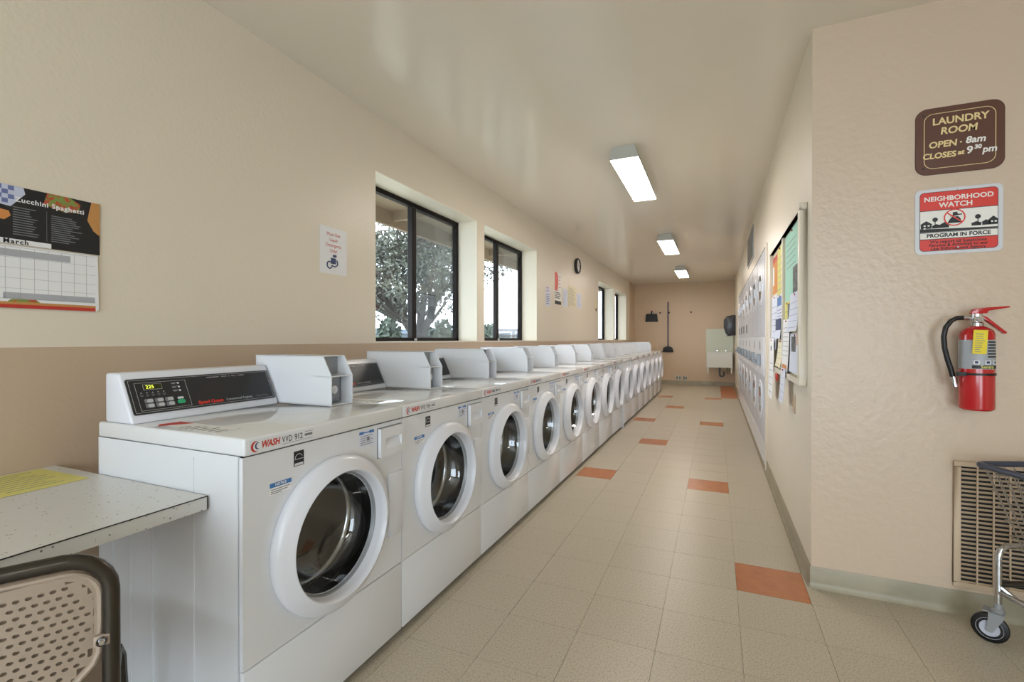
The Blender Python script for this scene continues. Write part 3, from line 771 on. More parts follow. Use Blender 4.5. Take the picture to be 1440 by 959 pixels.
# papers between the second and third windows
sheet('posted_sheet', 'narrow white sheet with dark print, left of the red sign', 5.89, 6.09, 1.64, 1.90, 'paperblue')
for s_ in [bpy.data.objects[n] for n in ('posted_sheet',)]:
    lines(s_, .03, .17, .03, .15, 6, 'darkblue', .008); lines(s_, .04, .15, .2, .24, 2, 'red', .01)
s = sheet('warning_sign', 'red and white warning sign between the second and third windows', 6.278, 6.57, 1.688, 2.135, 'signwhite', cat='sign')
q([(0, .19), (.12, .19), (.16, .30), (.15, .40), (.11, .447), (0, .447)], 'signred', s, 'red_field', .0008)
q([(0, .0), (.29, .0), (.29, .05), (0, .05)], 'ink', s, 'black_band', .0008)
lines(s, .02, .27, .09, .165, 4, 'ink', .012); lines(s, .19, .28, .25, .40, 4, 'red', .01)
s = sheet('posted_sheet', 'pale blue-white sheet of small print, right of the red sign', 6.64, 6.885, 1.68, 1.94, 'paperblue'); lines(s, .03, .21, .03, .22, 8)
s = sheet('posted_sheet', 'larger cream printed sheet under the wall clock', 6.93, 7.366, 1.695, 2.015, 'papercream'); lines(s, .04, .4, .04, .28, 11)
s = sheet('posted_sheet', 'small sheet at the right end of the posted papers', 7.408, 7.67, 1.702, 1.94, 'paperblue'); lines(s, .03, .22, .03, .2, 7)
s = sheet('wall_plate', 'pale plate with a dark toggle beside the third window', 8.55, 8.80, 1.72, 1.93, 'papercream', cat='plate'); B().box(.15, .19, .0, .05, .0008, .01).obj('toggle', 'ink', s, smooth=False)

# ------------------------------------------------------------------ facing wall: signs, extinguisher, grille
sg = thing('laundry_sign', 'brown sign with cream painted hours of the laundry room', 'sign', (.963, YF-.0005, 2.064), FR_F)
B().prism(rrect(-.15, .15, -.146, .146, .042, 6), 'z', 0, .006).obj('board', 'brown', sg, bevel=.001, segs=1)
def ring(pts_o, pts_i, z0, z1, m, par, name):
    n = len(pts_o); b = B()
    b.add([(p[0], p[1], z1) for p in pts_o] + [(p[0], p[1], z1) for p in pts_i], [(i, (i+1) % n, n+(i+1) % n, n+i) for i in range(n)])
    return b.obj(name, m, par, smooth=False)
ring(rrect(-.121, .121, -.121, .121, .034, 6), rrect(-.1185, .1185, -.1185, .1185, .0315, 6), 0, .0064, 'signcream', sg, 'border_line')
for tx, sz, x, y, m, sh in (('LAUNDRY', .042, .003, .083, 'signcream', .0), ('ROOM', .042, -.002, .039, 'signcream', .12),
                            ('OPEN', .038, -.056, -.018, 'signcream', .1), ('8am', .040, .054, -.014, 'signwhite', .18),
                            ('CLOSES', .034, -.068, -.066, 'signcream', .1), ('at', .028, .006, -.062, 'signcream', .1),
                            ('9', .044, .034, -.058, 'signwhite', .1), ('30', .024, .062, -.047, 'signwhite', .1), ('pm', .038, .100, -.062, 'signwhite', .15)):
    text('lettering', tx, sz, m, sg, (x, y, .0066), bold=.0011, shear=sh, sx=.98)
B().lathe([(.0035, .006), (.0035, .007), (.0002, .007)], 10, 'z', (.006, -.017, 0)).obj('lettering', 'signcream', sg)
for x, y in ((-.122, .118), (-.122, -.118)): B().lathe([(.004, .006), (.003, .008), (.0002, .008)], 10, 'z', (x, y, 0)).obj('screw', 'ink', sg)

nw = thing('watch_sign', 'red and white neighborhood watch sign below the brown sign', 'sign', (.961, YF-.0005, 1.711), FR_F)
B().prism(rrect(-.148, .148, -.144, .144, .022, 5), 'z', 0, .003).obj('plate', 'signgrey', nw, bevel=.0008, segs=1)
def nq(pts, m, name, z=.003): return q(pts, m, nw, name, z)
nq(rrect(-.132, .132, -.130, .130, .016, 5), 'ink', 'black_edge')
rr = rrect(-.130, .130, -.128, .128, .014, 5)
nq([p for p in rr if p[1] > 0] + [(-.130, .050), (.130, .050)], 'signred', 'red_field', .0034)
nq([(-.130, -.048), (.130, -.048), (.130, .047), (-.130, .047)], 'signwhite', 'white_band', .0034)
nq([(-.130, -.076), (.130, -.076), (.130, -.050), (-.130, -.050)], 'signwhite', 'white_band', .0034)
nq([p for p in rr if p[1] < -.09] + [(.130, -.079), (-.130, -.079)], 'signred', 'red_field', .0034)
b = B()                                      # little row of houses and trees
for x, w, h in ((-.128, .038, .030), (-.088, .03, .016), (-.06, .03, .022), (.045, .032, .016), (.080, .026, .02), (.102, .028, .032)):
    b.prism([(x, -.030), (x+w, -.030), (x+w, -.030+h*.6), (x+w+.004, -.030+h*.6), (x+w/2, -.030+h*1.15), (x-.004, -.030+h*.6), (x, -.030+h*.6)], 'z', .0038, .0042)
b.prism([(-.130, -.047), (.130, -.047), (.130, -.040), (.0, -.036), (-.130, -.030)], 'z', .0038, .0042)
for x in (-.078, .066): b.lathe([(.010, .0038), (.010, .0042), (.0002, .0042)], 9, 'z', (x, .008, 0)); b.box(x-.0015, x+.0015, -.03, .0, .0038, .0042)
b.obj('street_drawing', 'ink', nw, smooth=False)
b = B()
for x, y in ((-.118, -.02), (-.104, -.02), (-.118, -.032), (.108, -.02), (.120, -.02)): b.box(x, x+.007, y, y+.006, .0042, .0045)
b.obj('drawn_windows', 'signwhite', nw, smooth=False)
B().lathe([(.037, .0042), (.037, .0046), (.0002, .0046)], 36, 'z', (-.012, .012, 0)).obj('emblem_ground', 'signwhite', nw)
B().prism([(-.036, -.012), (.012, -.012), (.008, .006), (.0, .016), (-.02, .016), (-.030, .002)], 'z', .0046, .005).prism([(-.028, .016), (.014, .022), (.012, .026), (-.0, .026), (-.004, .036), (-.018, .034), (-.018, .024)], 'z', .0046, .005).obj('emblem_figure', 'ink', nw, smooth=False)
B().lathe([(.037, .0046), (.037, .0052), (.032, .0052), (.032, .0046)], 36, 'z', (-.012, .012, 0)).obj('emblem_ring', 'signred', nw)
sl = B().box(-.034, .034, -.0025, .0025, .005, .0053).obj('emblem_slash', 'signred', nw, smooth=False); sl.location = (-.012, .012, 0); sl.rotation_euler = (0, 0, -.7)
for tx, sz, y, m, bo in (('NEIGHBORHOOD', .0285, .098, 'signwhite', .0008), ('WATCH', .030, .069, 'signwhite', .0008), ('PROGRAM IN FORCE', .0225, -.063, 'ink', .0008),
                     ('We report all Suspicious', .0185, -.0905, 'ink', .0004), ('Persons & Activities to our', .0175, -.1055, 'ink', .0004), ('Law Enforcement Agency', .0175, -.1205, 'ink', .0004)):
    text('lettering', tx, sz, m, nw, (0 if sz != .030 else -.008, y, .0042), bold=bo, space=1.02)
for y in (.135, -.118): B().lathe([(.004, .003), (.003, .006), (.0002, .006)], 10, 'z', (0, y, 0)).obj('screw', 'signgrey', nw)

def extinguisher():
    R = thing('fire_extinguisher', 'red fire extinguisher with yellow tag hanging on the peach wall', 'extinguisher', (.996, YF-.078, .898))
    r = .056
    B().lathe([(.0005, 0), (r-.008, 0), (r-.001, .006), (r, .014), (r, .312), (r-.006, .330), (r-.022, .343), (.022, .348), (.018, .352)], 40, 'z').obj('cylinder', 'extred', R)
    lb = B().lathe([(r+.0006, .172), (r+.0006, .292)], 40, 'z').obj('label_band', 'extlabel', R)
    def curved(a0, a1, z0, z1, rr, m, name, par):
        n = 10; vs = []
        for k in range(n+1):
            a = math.radians(a0 + (a1-a0)*k/n); vs += [(rr*math.sin(a), -rr*math.cos(a), z0), (rr*math.sin(a), -rr*math.cos(a), z1)]
        return B().add(vs, [(2*k, 2*k+2, 2*k+3, 2*k+1) for k in range(n)]).obj(name, m, par)
    curved(-35, 70, .174, .188, r+.0012, 'ink', 'name_band', lb)
    for a0, a1 in ((-30, -12), (5, 25), (38, 58)): curved(a0, a1, .192, .208, r+.0012, 'paper', 'pictogram', lb); curved(a0+4, a1-4, .195, .205, r+.0016, 'darkblue', 'pictogram_mark', lb)
    for k, zz in enumerate((.28, .268, .256, .244, .232, .22)): curved(14, 14+random.uniform(35, 55), zz, zz+.006, r+.0012, 'ink', 'label_text', lb)
    me = text_mesh('lettering', 'Sentry', .017, 'paperyellow', bold=.0004)
    for v in me.vertices:
        a = v.co.x/r + math.radians(14); z = v.co.y + .181; rr = r+.0022+v.co.z
        v.co = (rr*math.sin(a), -rr*math.cos(a), z)
    link('lettering', me, lb)
    st = B().lathe([(r+.0004, .146), (r+.003, .146), (r+.003, .155), (r+.0004, .155)], 40, 'z').box(-.075, -.045, -.036, -.028, .142, .158).obj('strap', 'rubber', R)
    B().lathe([(.021, .346), (.021, .362), (.016, .366), (.016, .385), (.019, .388), (.019, .400), (.010, .404), (.0005, .404)], 20, 'z').tube([(-.045, 0, .385), (.02, 0, .383)], .009, 12).tube([(.0, -.02, .378), (0, -.032, .378)], .012, 14).obj('valve', 'chrome', R)
    B().prism([(-.022, .400), (.03, .402), (.034, .412), (.10, .424), (.099, .430), (.03, .426), (-.015, .420)], 'y', -.012, .012).obj('top_lever', 'extred', R, bevel=.002)
    B().prism([(.012, .395), (.03, .385), (.092, .322), (.084, .316), (.026, .372), (.010, .380)], 'y', -.012, .012).obj('carry_handle', 'extred', R, bevel=.002)
    h = [(-.045, 0, .385), (-.065, -.002, .384), (-.085, -.004, .372), (-.102, -.004, .345), (-.109, -.004, .305), (-.106, -.004, .26), (-.096, -.003, .21), (-.085, -.003, .17), (-.078, -.003, .135)]
    B().tube(h, .0095, 12).obj('hose', 'rubber', R)
    B().tube([(-.078, -.003, .137), (-.073, -.003, .113)], .011, 12).tube([(-.073, -.003, .113), (-.068, -.003, .095)], [.007, .009], 10).obj('nozzle', 'chrome', R)
    tg = B().box(-.022, .022, -.0005, .0005, -.098, 0).obj('inspection_tag', 'yellowtag', R, smooth=False); tg.location = (-.010, -r-.004, .332); tg.rotation_euler = (.02, .045, -.05)
    b = B()
    for k in range(9): b.box(-.015, -.015+random.uniform(.015, .03), -.0009, -.0005, -.09+.009*k, -.0875+.009*k)
    b.obj('tag_print', 'inkgrey', tg, smooth=False)
    B().box(-.03, .03, r-.002, .0775, .10, .29).obj('wall_hanger', 'galv', R, smooth=False)
extinguisher()

gr = thing('wall_grille', 'large painted louvre grille low on the peach wall', 'grille', (.948, YF-.0005, .118), FR_F)
B().box(.02, .72, .02, .53, .001, .002).obj('backing', 'dark_gap', gr, smooth=False)
b = B()
for a in ((0, .74, 0, .022), (0, .74, .525, .547), (0, .025, .022, .525), (.715, .74, .022, .525)): b.box(a[0], a[1], a[2], a[3], .001, .012)
b.obj('grille_frame', 'grille', gr, bevel=.002, segs=1)
slat = B().prism([(.0, .004), (.0115, .010), (.0115, .0115), (.0, .0055)], 'x', .025, .715)
# slat profile is (y, z): blades tip downward and out
sm = B().prism([(.0, .002), (.0095, .009), (.008, .0105), (-.0015, .0035)], 'x', .025, .715).mesh('slat', 'grille', smooth=False)
for k in range(27):
    o = link('slat', sm, gr); o.location = (0, .022 + .0187*k, 0)
mm = B().box(-.0028, .0028, .022, .525, .008, .0125).mesh('divider', 'grille', smooth=False)
for k in range(1, 13):
    o = link('divider', mm, gr); o.location = (.025 + .0531*k, 0, 0)

# ------------------------------------------------------------------ laundry cart
def cart():
    R3 = frame((.925, .38, 0), (.38, -.925, 0), (0, 0, -1))
    R3 = Matrix(((.925, -.38*-1, 0), (.38, -.925, 0), (0, 0, 1)))
    ct = thing('laundry_cart', 'wire basket laundry cart on casters by the wall grille', 'cart', (.951, 2.463, 0))
    u = Vector((.93, .367, 0)); v = Vector((.367, -.93, 0)); z = Vector((0, 0, 1))
    def P(a, b_, h): return u*a + v*b_ + z*h
    W_, L_ = .40, .62
    def loop(ins, h, r=.03):
        pts = []
        for ca, cb, a in ((W_-ins-r, L_-ins-r, 0), (ins+r, L_-ins-r, 90), (ins+r, ins+r, 180), (W_-ins-r, ins+r, 270)):
            for k in range(5):
                t = math.radians(a+22.5*k); pts.append(P(ca+r*math.cos(t), cb+r*math.sin(t), h))
        return pts
    B().tube(loop(0, .695), .0115, 10, closed=True).obj('rim', 'cartblue', ct)
    wb = B(); hs = [.655, .60, .545, .49, .435, .395]
    for i, h in enumerate(hs): wb.tube(loop(.012+.012*i, h), .0022, 5, closed=True)
    def side(a, b_):
        # straight taper from the rim to the basket floor
        a2 = .085 + (W_-.17)*(a/W_) if 0 < a < W_ else (.075 if a == 0 else W_-.075)
        b2 = .085 + (L_-.17)*(b_/L_) if 0 < b_ < L_ else (.075 if b_ == 0 else L_-.075)
        wb.tube([P(a, b_, .69), P(a2, b2, .392)], .002, 5)
    n = 11
    for k in range(1, n): side(W_*k/n, 0); side(W_*k/n, L_)
    for k in range(1, 17): side(0, L_*k/17); side(W_, L_*k/17)
    for k in range(1, 9): wb.tube([P(.08, .075+(L_-.15)*k/9, .392), P(W_-.08, .075+(L_-.15)*k/9, .392)], .002, 5)
    for k in range(1, 6): wb.tube([P(.075+(W_-.15)*k/6, .08, .392), P(.075+(W_-.15)*k/6, L_-.08, .392)], .002, 5)
    wb.obj('wire_basket', 'wire', ct)
    # chrome U frames and braces
    for b_ in (.04, L_-.04):
        B().tube([P(.05, b_, .145), P(.05, b_, .34), P(.058, b_, .37), P(.085, b_, .385), P(W_-.085, b_, .385), P(W_-.058, b_, .37), P(W_-.05, b_, .34), P(W_-.05, b_, .145)], .0115, 12).obj('end_frame', 'chrome', ct)
    for a in (.05, W_-.05):
        B().tube([P(a, .04, .205), P(a, L_-.04, .205)], .009, 10).obj('side_rail', 'chrome', ct)
    B().tube([P(.05, .04, .235), P(W_-.05, .04, .235)], .012, 10).obj('cross_bar', 'gunmetal', ct)
    B().tube([P(.05, .04, .23), P(.16, .16, .11), P(W_-.05, .30, .10)], .0085, 10).obj('brace', 'chrome', ct)
    for a in (.05, W_-.05):
        for b_ in (.04, L_-.04):
            c = P(a, b_, 0)
            ax = Vector((.45, .89, 0)).normalized()          # wheel axle direction
            fw = Vector((.89, -.45, 0))
            cs = thing2('caster', ct, c)
            rot = frame(fw, ax, (0, 0, 1)).to_euler()
            wh = B().lathe([(.030, -.014), (.046, -.014), (.055, -.009), (.056, 0), (.055, .009), (.046, .014), (.030, .014)], 28, 'y', (-.022, 0, .056)).obj('wheel', 'rubber', cs)
            hb = B().lathe([(.0005, -.0165), (.012, -.0165), (.016, -.013), (.038, -.0135), (.040, -.0145), (.040, .0145), (.038, .0135), (.016, .013), (.012, .0165), (.0005, .0165)], 28, 'y', (-.022, 0, .056)).obj('hub', 'wheelgrey', cs)
            fk = B()
            for s in (-1, 1): fk.prism([(-.031, .046), (-.014, .046), (.016, .104), (.018, .126), (-.026, .126), (-.026, .10)], 'y', s*.021-.0015, s*.021+.0015)
            fk.box(-.042, .018, -.0225, .0225, .122, .127); fk.lathe([(.020, .127), (.021, .134), (.013, .140), (.013, .16), (.0005, .16)], 18, 'z')
            f = fk.obj('fork', 'galv', cs)
            for o in (wh, hb, f): o.rotation_euler = rot
def thing2(name, parent, loc):
    o = bpy.data.objects.new(name, None); C.objects.link(o); o.empty_display_size = .05; o.parent = parent; o.location = loc; return o
cart()

# ------------------------------------------------------------------ notice board on the corridor wall
nb = thing('notice_board', 'cream framed notice board with a centre rail on the corridor wall', 'notice board', (XR, 4.245, .955), FR_R)
BWD, BH = 1.47, .93
B().box(.03, BWD-.03, .03, BH-.03, .0, .012).obj('backing', 'papercream', nb, smooth=False)
b = B()
for a in ((0, BWD, 0, .035), (0, BWD, BH-.035, BH), (0, .035, .035, BH-.035), (BWD-.05, BWD, .035, BH-.035)): b.box(a[0], a[1], a[2], a[3], 0, .036)
b.obj('board_frame', 'white_wall', nb, bevel=.003, segs=1)
B().box(.71, .745, .035, BH-.035, .012, .030).obj('centre_rail', 'white_wall', nb, bevel=.002, segs=1)
def pin(name, label, u0, u1, v0, v1, m, off, cat='flyer', curl=.0, marks=()):
    r = thing(name, label, cat, (XR-.0125-off, 4.245-u0, .955+v0), FR_R, 'papers on the notice board')
    w, h = u1-u0, v1-v0; n = 6
    vs = []
    for k in range(n+1):
        t = k/n; zz = curl*(1-t)**2
        vs += [(0, h*t, zz), (w, h*t, zz)]
    vs += [(p[0], p[1], p[2]+.0008) for p in vs]
    m_ = 2*(n+1); fs = []
    for k in range(n): fs += [(2*k, 2*k+2, 2*k+3, 2*k+1), (m_+2*k, m_+2*k+1, m_+2*k+3, m_+2*k+2), (2*k, m_+2*k, m_+2*k+2, 2*k+2), (2*k+1, 2*k+3, m_+2*k+3, m_+2*k+1)]
    B().add(vs, fs).obj('sheet', m, r)
    for (a0, a1, b0, b1, mm_, nm) in marks:
        tt = (b0+b1)/2; zz = curl*(1-tt)**2+.0012
        B().box(w*a0, w*a1, h*b0, h*b1, zz, zz+.0006).obj(nm, mm_, r, smooth=False)
    B().lathe([(.006, 0), (.006, .004), (.0003, .006)], 8, 'z', (w/2, h-.012, .001)).obj('push_pin', 'red', r)
    return r
TX_ = lambda m, n, a=.1, b_=.9, lo=.1, hi=.9: tuple((a, b_, lo+(hi-lo)*k/n, lo+(hi-lo)*k/n+.012, m if m in ('ink', 'darkblue') else 'printpale', 'print_lines') for k in range(n))
pin('magazine', 'orange magazine cover at the far top corner of the notice board', .05, .34, .58, .86, 'paperorange', .001, marks=((.0, .3, .25, .75, 'paper', 'panel'), (0, 1, .85, 1, 'red', 'title_band')))
pin('flyer', 'tall yellow flyer near the top beside the orange magazine', .36, .64, .55, .88, 'paperyellow', .003, marks=TX_('inkgrey', 6))
pin('flyer', 'long white flyer on the far half, top of the pair', .05, .39, .16, .56, 'paperblue', .008, curl=.008, marks=TX_('inkgrey', 7))
pin('flyer', 'white sheet hanging below the far half of the notice board', .08, .36, -.20, .24, 'paper', .026, curl=.012, marks=((.3, .5, .8, .88, 'ink', 'logo'),) + TX_('inkgrey', 5, lo=.1, hi=.7))
pin('flyer', 'dark blue and white flyer next to the centre rail', .40, .70, .24, .545, 'paperblue', .006, curl=.02, marks=((0, 1, 0, .45, 'darkblue', 'picture'), (0, 1, .75, .95, 'blue', 'title_band')) + TX_('darkblue', 3, lo=.5, hi=.72))
pin('flyer', 'small cream slip under the dark blue flyer', .42, .70, .05, .235, 'papercream', .005, curl=.02, marks=TX_('inkgrey', 4))
pin('poster', 'mint green poster with a grey photo at the near top', .77, 1.38, .46, .885, 'papermint', .002, cat='poster', marks=((.55, .98, .08, .45, 'greyphoto', 'photo'),) + TX_('inkgrey', 5, a=.1, b_=.7, lo=.5, hi=.92))
pin('flyer', 'yellow flyer just under the mint poster', .77, 1.00, .30, .47, 'paperyellow', .004, marks=TX_('ink', 3) + ((.6, 1, .3, .9, 'greyphoto', 'photo'),))
pin('flyer', 'pale grey flyer right of the yellow one', 1.02, 1.39, .28, .50, 'paperblue', .006, curl=.02, marks=TX_('inkgrey', 5))
pin('flyer', 'long white letter with an orange mark in the near half', .76, 1.045, .04, .36, 'paper', .012, curl=.012, marks=TX_('inkgrey', 7, lo=.3, hi=.92) + ((.15, .85, .05, .13, 'paperorange', 'mark'),))
pin('flyer', 'sheet with a grey photo beside the long white letter', 1.05, 1.40, .05, .27, 'paperblue', .008, curl=.008, marks=((.15, .6, .45, .92, 'greyphoto', 'photo'), (.7, 1, .7, 1, 'paperorange', 'mark')))
pin('flyer', 'white sheet hanging below the near half of the notice board', .80, 1.00, -.15, .06, 'paperblue', .028, curl=.015, marks=TX_('inkgrey', 4))
for i, (u, lab) in enumerate(((.42, 'small switch plate below the far half of the notice board'), (1.06, 'small switch plate below the near half of the notice board'))):
    k = thing('switch_plate', lab, 'switch', (XR, 4.245-u, .955-.14), FR_R)
    B().box(-.035, .035, -.055, .055, 0, .006).obj('plate', 'grille', k, bevel=.002, segs=1); B().box(-.006, .006, -.012, .012, .006, .014).obj('toggle', 'grille', k, smooth=False)
kt = thing('key_tag', 'small dark red key tag hanging under the notice board', 'tag', (XR-.02, 3.80, .93), FR_R)
B().lathe([(.0005, 0), (.035, .002), (.038, .008), (.02, .016), (.0005, .018)], 16, 'z').obj('disc', 'red', kt); B().tube([(0, .03, .006), (0, .09, .004)], .003, 6).obj('cord', 'ink', kt)

# ------------------------------------------------------------------ dryers
dm = {}
def dryer_meshes():
    w = (DY1-DY0)/7 - .004; dm['w'] = w; h = w/2
    dm['cab'] = B().box(-.70, -.003, -h, h, .03, 2.025).mesh('cabinet', 'dryerwhite', smooth=False)
    dm['panel_u'] = B().box(-.003, .004, -h+.004, h-.004, 1.22, 2.02).mesh('upper_panel', 'dryerpanel', bevel=.002, segs=1)
    dm['panel_l'] = B().box(-.003, .004, -h+.004, h-.004, .25, .845).mesh('lower_panel', 'dryerpanel', bevel=.002, segs=1)
    dm['kick'] = B().box(-.003, .003, -h+.004, h-.004, .04, .243).mesh('kick_panel', 'dryerwhite', bevel=.002, segs=1)
    dm['band'] = B().box(-.003, .010, -h+.004, h-.004, .85, 1.215).mesh('control_band', 'dryerwhite', bevel=.003, segs=1)
    dm['toe'] = B().box(-.6, -.02, -h, h, 0, .03).mesh('toe_base', 'dark_gap', smooth=False)
    o = rrect(-.20, .20, -.175, .175, .14, 6); i = rrect(-.13, .13, -.125, .125, .1, 6); n = len(o)
    b = B(); lay = [(rrect(-.21, .21, -.185, .185, .15, 6), .004), (o, .012), (i, .013), (i, .011)]
    for pts, x in lay: b.v += [(x, p[0], p[1]) for p in pts]
    for l in range(3):
        for k in range(n): b.f.append((l*n+k, l*n+(k+1) % n, (l+1)*n+(k+1) % n, (l+1)*n+k))
    dm['door'] = b.mesh('door', 'dryerwhite')
    dm['win'] = B().prism(rrect(-.131, .131, -.126, .126, .1, 6), 'x', .008, .0125).mesh('window', 'dryerwin', smooth=False)
    dm['handle'] = B().box(.010, .03, .165, .18, -.05, .05).mesh('door_handle', 'chrome', bevel=.003, segs=1)
    dm['mech'] = B().box(.010, .045, -.06, .06, .935, 1.045).box(.045, .075, -.045, .0, .955, .99).mesh('coin_slide', 'grey_metal', bevel=.004, segs=1)
    dm['label'] = B().box(.0105, .0115, -.04, .03, 1.09, 1.17).mesh('instruction_label', 'greyphoto', smooth=False)
    dm['sticker'] = B().prism([(-.06, -.02), (.06, -.02), (.04, .05), (-.02, .08)], 'x', .0126, .0130).mesh('red_sticker', 'red', smooth=False)
    dm['notice'] = B().box(.0045, .0055, -.12, .12, 1.28, 1.40).mesh('dark_notice', 'greyphoto', smooth=False)
dryer_meshes()
pitch = (DY1-DY0)/7
for k in range(7):
    lab = ('stacked dryer tower nearest the notice board', 'second stacked dryer tower from the notice board', 'third stacked dryer tower from the notice board', 'fourth stacked dryer tower, middle of the bank',
           'fifth stacked dryer tower from the notice board', 'sixth stacked dryer tower from the notice board', 'farthest stacked dryer tower, nearest the utility sink')[k]
    d = thing('stacked_dryer', lab, 'dryer', (XR-.012, DY0+pitch*(k+.5), 0), (0, 0, PI), 'stacked dryers in the corridor wall')
    for n_, key in (('cabinet', 'cab'), ('upper_panel', 'panel_u'), ('lower_panel', 'panel_l'), ('kick_panel', 'kick'), ('control_band', 'band'), ('toe_base', 'toe'), ('coin_slide', 'mech'), ('instruction_label', 'label')):
        link(n_, dm[key], d)
    if k >= 3: link('dark_notice', dm['notice'], d)
    for z in (1.70, .60):
        o = link('door', dm['door'], d); o.location = (0, 0, z)
        link('window', dm['win'], o); link('door_handle', dm['handle'], o)
        if z < 1 or k == 1: link('red_sticker', dm['sticker'], o)
vt = thing('wall_vent', 'grey slatted air vent high above the dryers', 'vent', (XR, 7.55, 2.20), FR_R)
B().box(0, 1.0, 0, .42, 0, .008).obj('frame', 'galv', vt, smooth=False)
sm = B().prism([(.0, .008), (.016, .008), (.004, .020)], 'x', .03, .97).mesh('slat', 'galv', smooth=False)
for k in range(16): o = link('slat', sm, vt); o.location = (0, .03+.0228*k, 0)

# ------------------------------------------------------------------ far wall
def far(name, label, cat, x, z): return thing(name, label, cat, (x, YB-.006, z), FR_F)
d = far('dustpan', 'black dustpan hanging on the far wall', 'dustpan', -1.605, 1.66)
B().prism([(-.165, 0), (.165, 0), (.14, .21), (-.14, .21)], 'z', .012, .02).prism([(-.165, 0), (-.155, 0), (-.13, .21), (-.14, .21)], 'z', .012, .06).prism([(.165, 0), (.155, 0), (.13, .21), (.14, .21)], 'z', .012, .06).prism([(-.14, .20), (.14, .20), (.14, .21), (-.14, .21)], 'z', .012, .08).obj('pan', 'ink', d, smooth=False)
B().tube([(0, .20, .03), (.0, .25, .035), (.005, .30, .03)], [.02, .016, .02], 10).obj('handle', 'ink', d)
d = far('broom', 'upright broom with a black head hung on the far wall', 'broom', -1.185, .85)
B().tube([(0, .15, .03), (0, 1.33, .03)], .014, 10).obj('handle', 'darkblue', d)
B().prism([(-.145, 0), (.145, 0), (.11, .12), (.03, .155), (-.03, .155), (-.11, .12)], 'z', .01, .06).obj('brush_head', 'ink', d, bevel=.006)
for x, lab in ((-1.39, 'wall hook between the dustpan and the broom'), (-.61, 'wall hook alone on the far wall right of the broom'), (-1.16, 'wall hook holding the broom handle')):
    h = far('wall_hook', lab, 'hook', x, 1.90)
    B().box(-.02, .02, -.02, .02, 0, .008).obj('plate', 'gunmetal', h, smooth=False); B().tube([(0, 0, .006), (0, -.01, .05), (0, .015, .06)], .007, 8).obj('prong', 'gunmetal', h)
for x, lab in ((-.92, 'wider outlet plate low on the far wall'), (-.755, 'narrower outlet plate low on the far wall')):
    wd = .07 if x < -.9 else .05
    h = far('outlet_plate', lab, 'outlet', x, .17)
    B().box(-wd, wd, -.055, .055, 0, .006).obj('plate', 'sink', h, bevel=.002, segs=1)
    for s in (-1, 1): B().box(s*wd*.5-.018, s*wd*.5+.018, -.04, .04, .006, .009).obj('socket', 'inkgrey', h, smooth=False)
sk = far('utility_sink', 'pale green wall-hung utility sink with backsplash in the far corner', 'sink', -.245, .47)
B().box(0, .64, -.02, .985, .0, .02).obj('backsplash', 'splash', sk, bevel=.003, segs=1)
bs = B()                                            # local: x right, y up, z out from the wall
prof = [(.39, .02), (.39, .50), (.35, .50), (.02, .44), (.02, .02)]
bs.prism(prof, 'x', .02, .032).prism(prof, 'x', .60, .612)
bs.box(.02, .612, .02, .035, .02, .44)
bs.add([(.02, .39, .50), (.612, .39, .50), (.612, .35, .50), (.02, .35, .50), (.02, .02, .44), (.612, .02, .44)], [(0, 1, 2, 3), (3, 2, 5, 4)])
bs.box(.02, .612, .375, .39, .46, .515).box(.02, .612, .375, .39, .0, .05)
bs.obj('basin', 'basin', sk, smooth=False)
B().tube([(.36, .42, .03), (.36, .42, .10), (.36, .45, .14), (.36, .44, .20), (.36, .41, .21)], .012, 10).tube([(.26, .43, .03), (.26, .43, .07)], .016, 10).tube([(.46, .43, .03), (.46, .43, .07)], .016, 10).obj('faucet', 'chrome', sk)
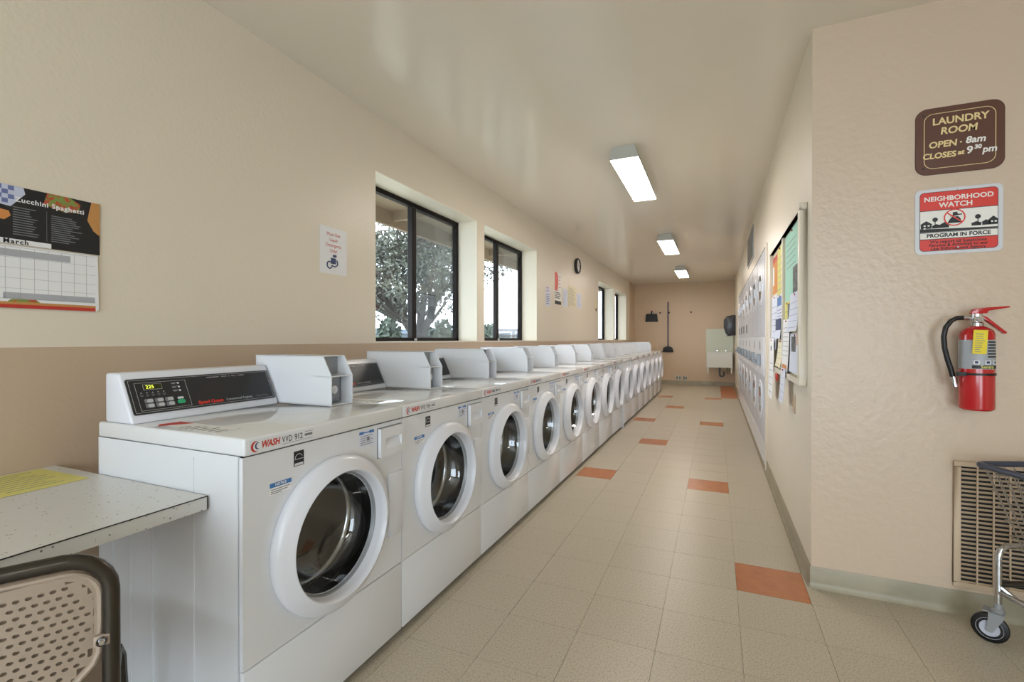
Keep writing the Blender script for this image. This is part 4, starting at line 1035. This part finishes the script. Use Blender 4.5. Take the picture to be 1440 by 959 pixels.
for x in (.05, .585): B().box(x-.018, x+.018, -.13, .02, .40, .436).obj('leg', 'sink', sk, smooth=False)
B().tube([(.32, .02, .24), (.32, -.14, .24), (.33, -.20, .22), (.37, -.22, .18), (.41, -.20, .16), (.42, -.13, .14), (.42, -.12, .0)], .022, 10).obj('drain_trap', 'inkgrey', sk)
B().tube([(.50, .02, .03), (.50, -.10, .03), (.50, -.16, .06)], .01, 8).tube([(.56, .02, .03), (.56, -.10, .03), (.56, -.16, .06)], .01, 8).obj('supply_pipe', 'chrome', sk)
td = thing('towel_dispenser', 'dark smoked paper towel dispenser on the wall above the sink', 'dispenser', (XR, 12.72, 1.28), FR_R)
B().prism([(.0, .0), (.0, .17), (.06, .22), (.20, .26), (.38, .26), (.46, .20), (.49, .08), (.49, .0)], 'x', 0, .30).obj('cover', 'dispenser', td, bevel=.02, segs=3)
B().box(.05, .25, -.012, .002, .10, .2).obj('outlet_slot', 'ink', td, smooth=False)

# ------------------------------------------------------------------ ceiling lamps
def lamp(x, y, rot, label):
    L_ = thing('ceiling_lamp', label, 'ceiling lamp', (x, y, ZC), (0, 0, rot), 'fluorescent ceiling lamps')
    h = .605
    B().prism([(-.085, -.0005), (.085, -.0005), (.110, -.088), (-.110, -.088)], 'y', -h+.006, h-.006).obj('housing', 'lampbody', L_, smooth=False)
    B().prism([(-.107, -.086), (.107, -.086), (.104, -.093), (-.104, -.093)], 'y', -h+.008, h-.008).obj('diffuser', 'diffuser', L_, smooth=False)
    for s in (-1, 1):
        B().prism([(-.086, -.0005), (.086, -.0005), (.113, -.090), (.106, -.096), (-.106, -.096), (-.113, -.090)], 'y', s*h-.008*(s > 0), s*h+.008*(s < 0)).obj('end_cap', 'lampbody', L_, smooth=False)
lamp(-.66, 4.28, 0, 'ceiling lamp nearest the camera over the corridor')
lamp(-.67, 7.57, 0, 'middle of the three ceiling lamps over the corridor')
lamp(-.68, 10.76, 0, 'ceiling lamp farthest away, near the far wall')
lamp(1.9, -2.0, 0, 'added fill lamp, unseen behind the camera near the glass door')  # unseen extra fixture, added to brighten the near end of the room
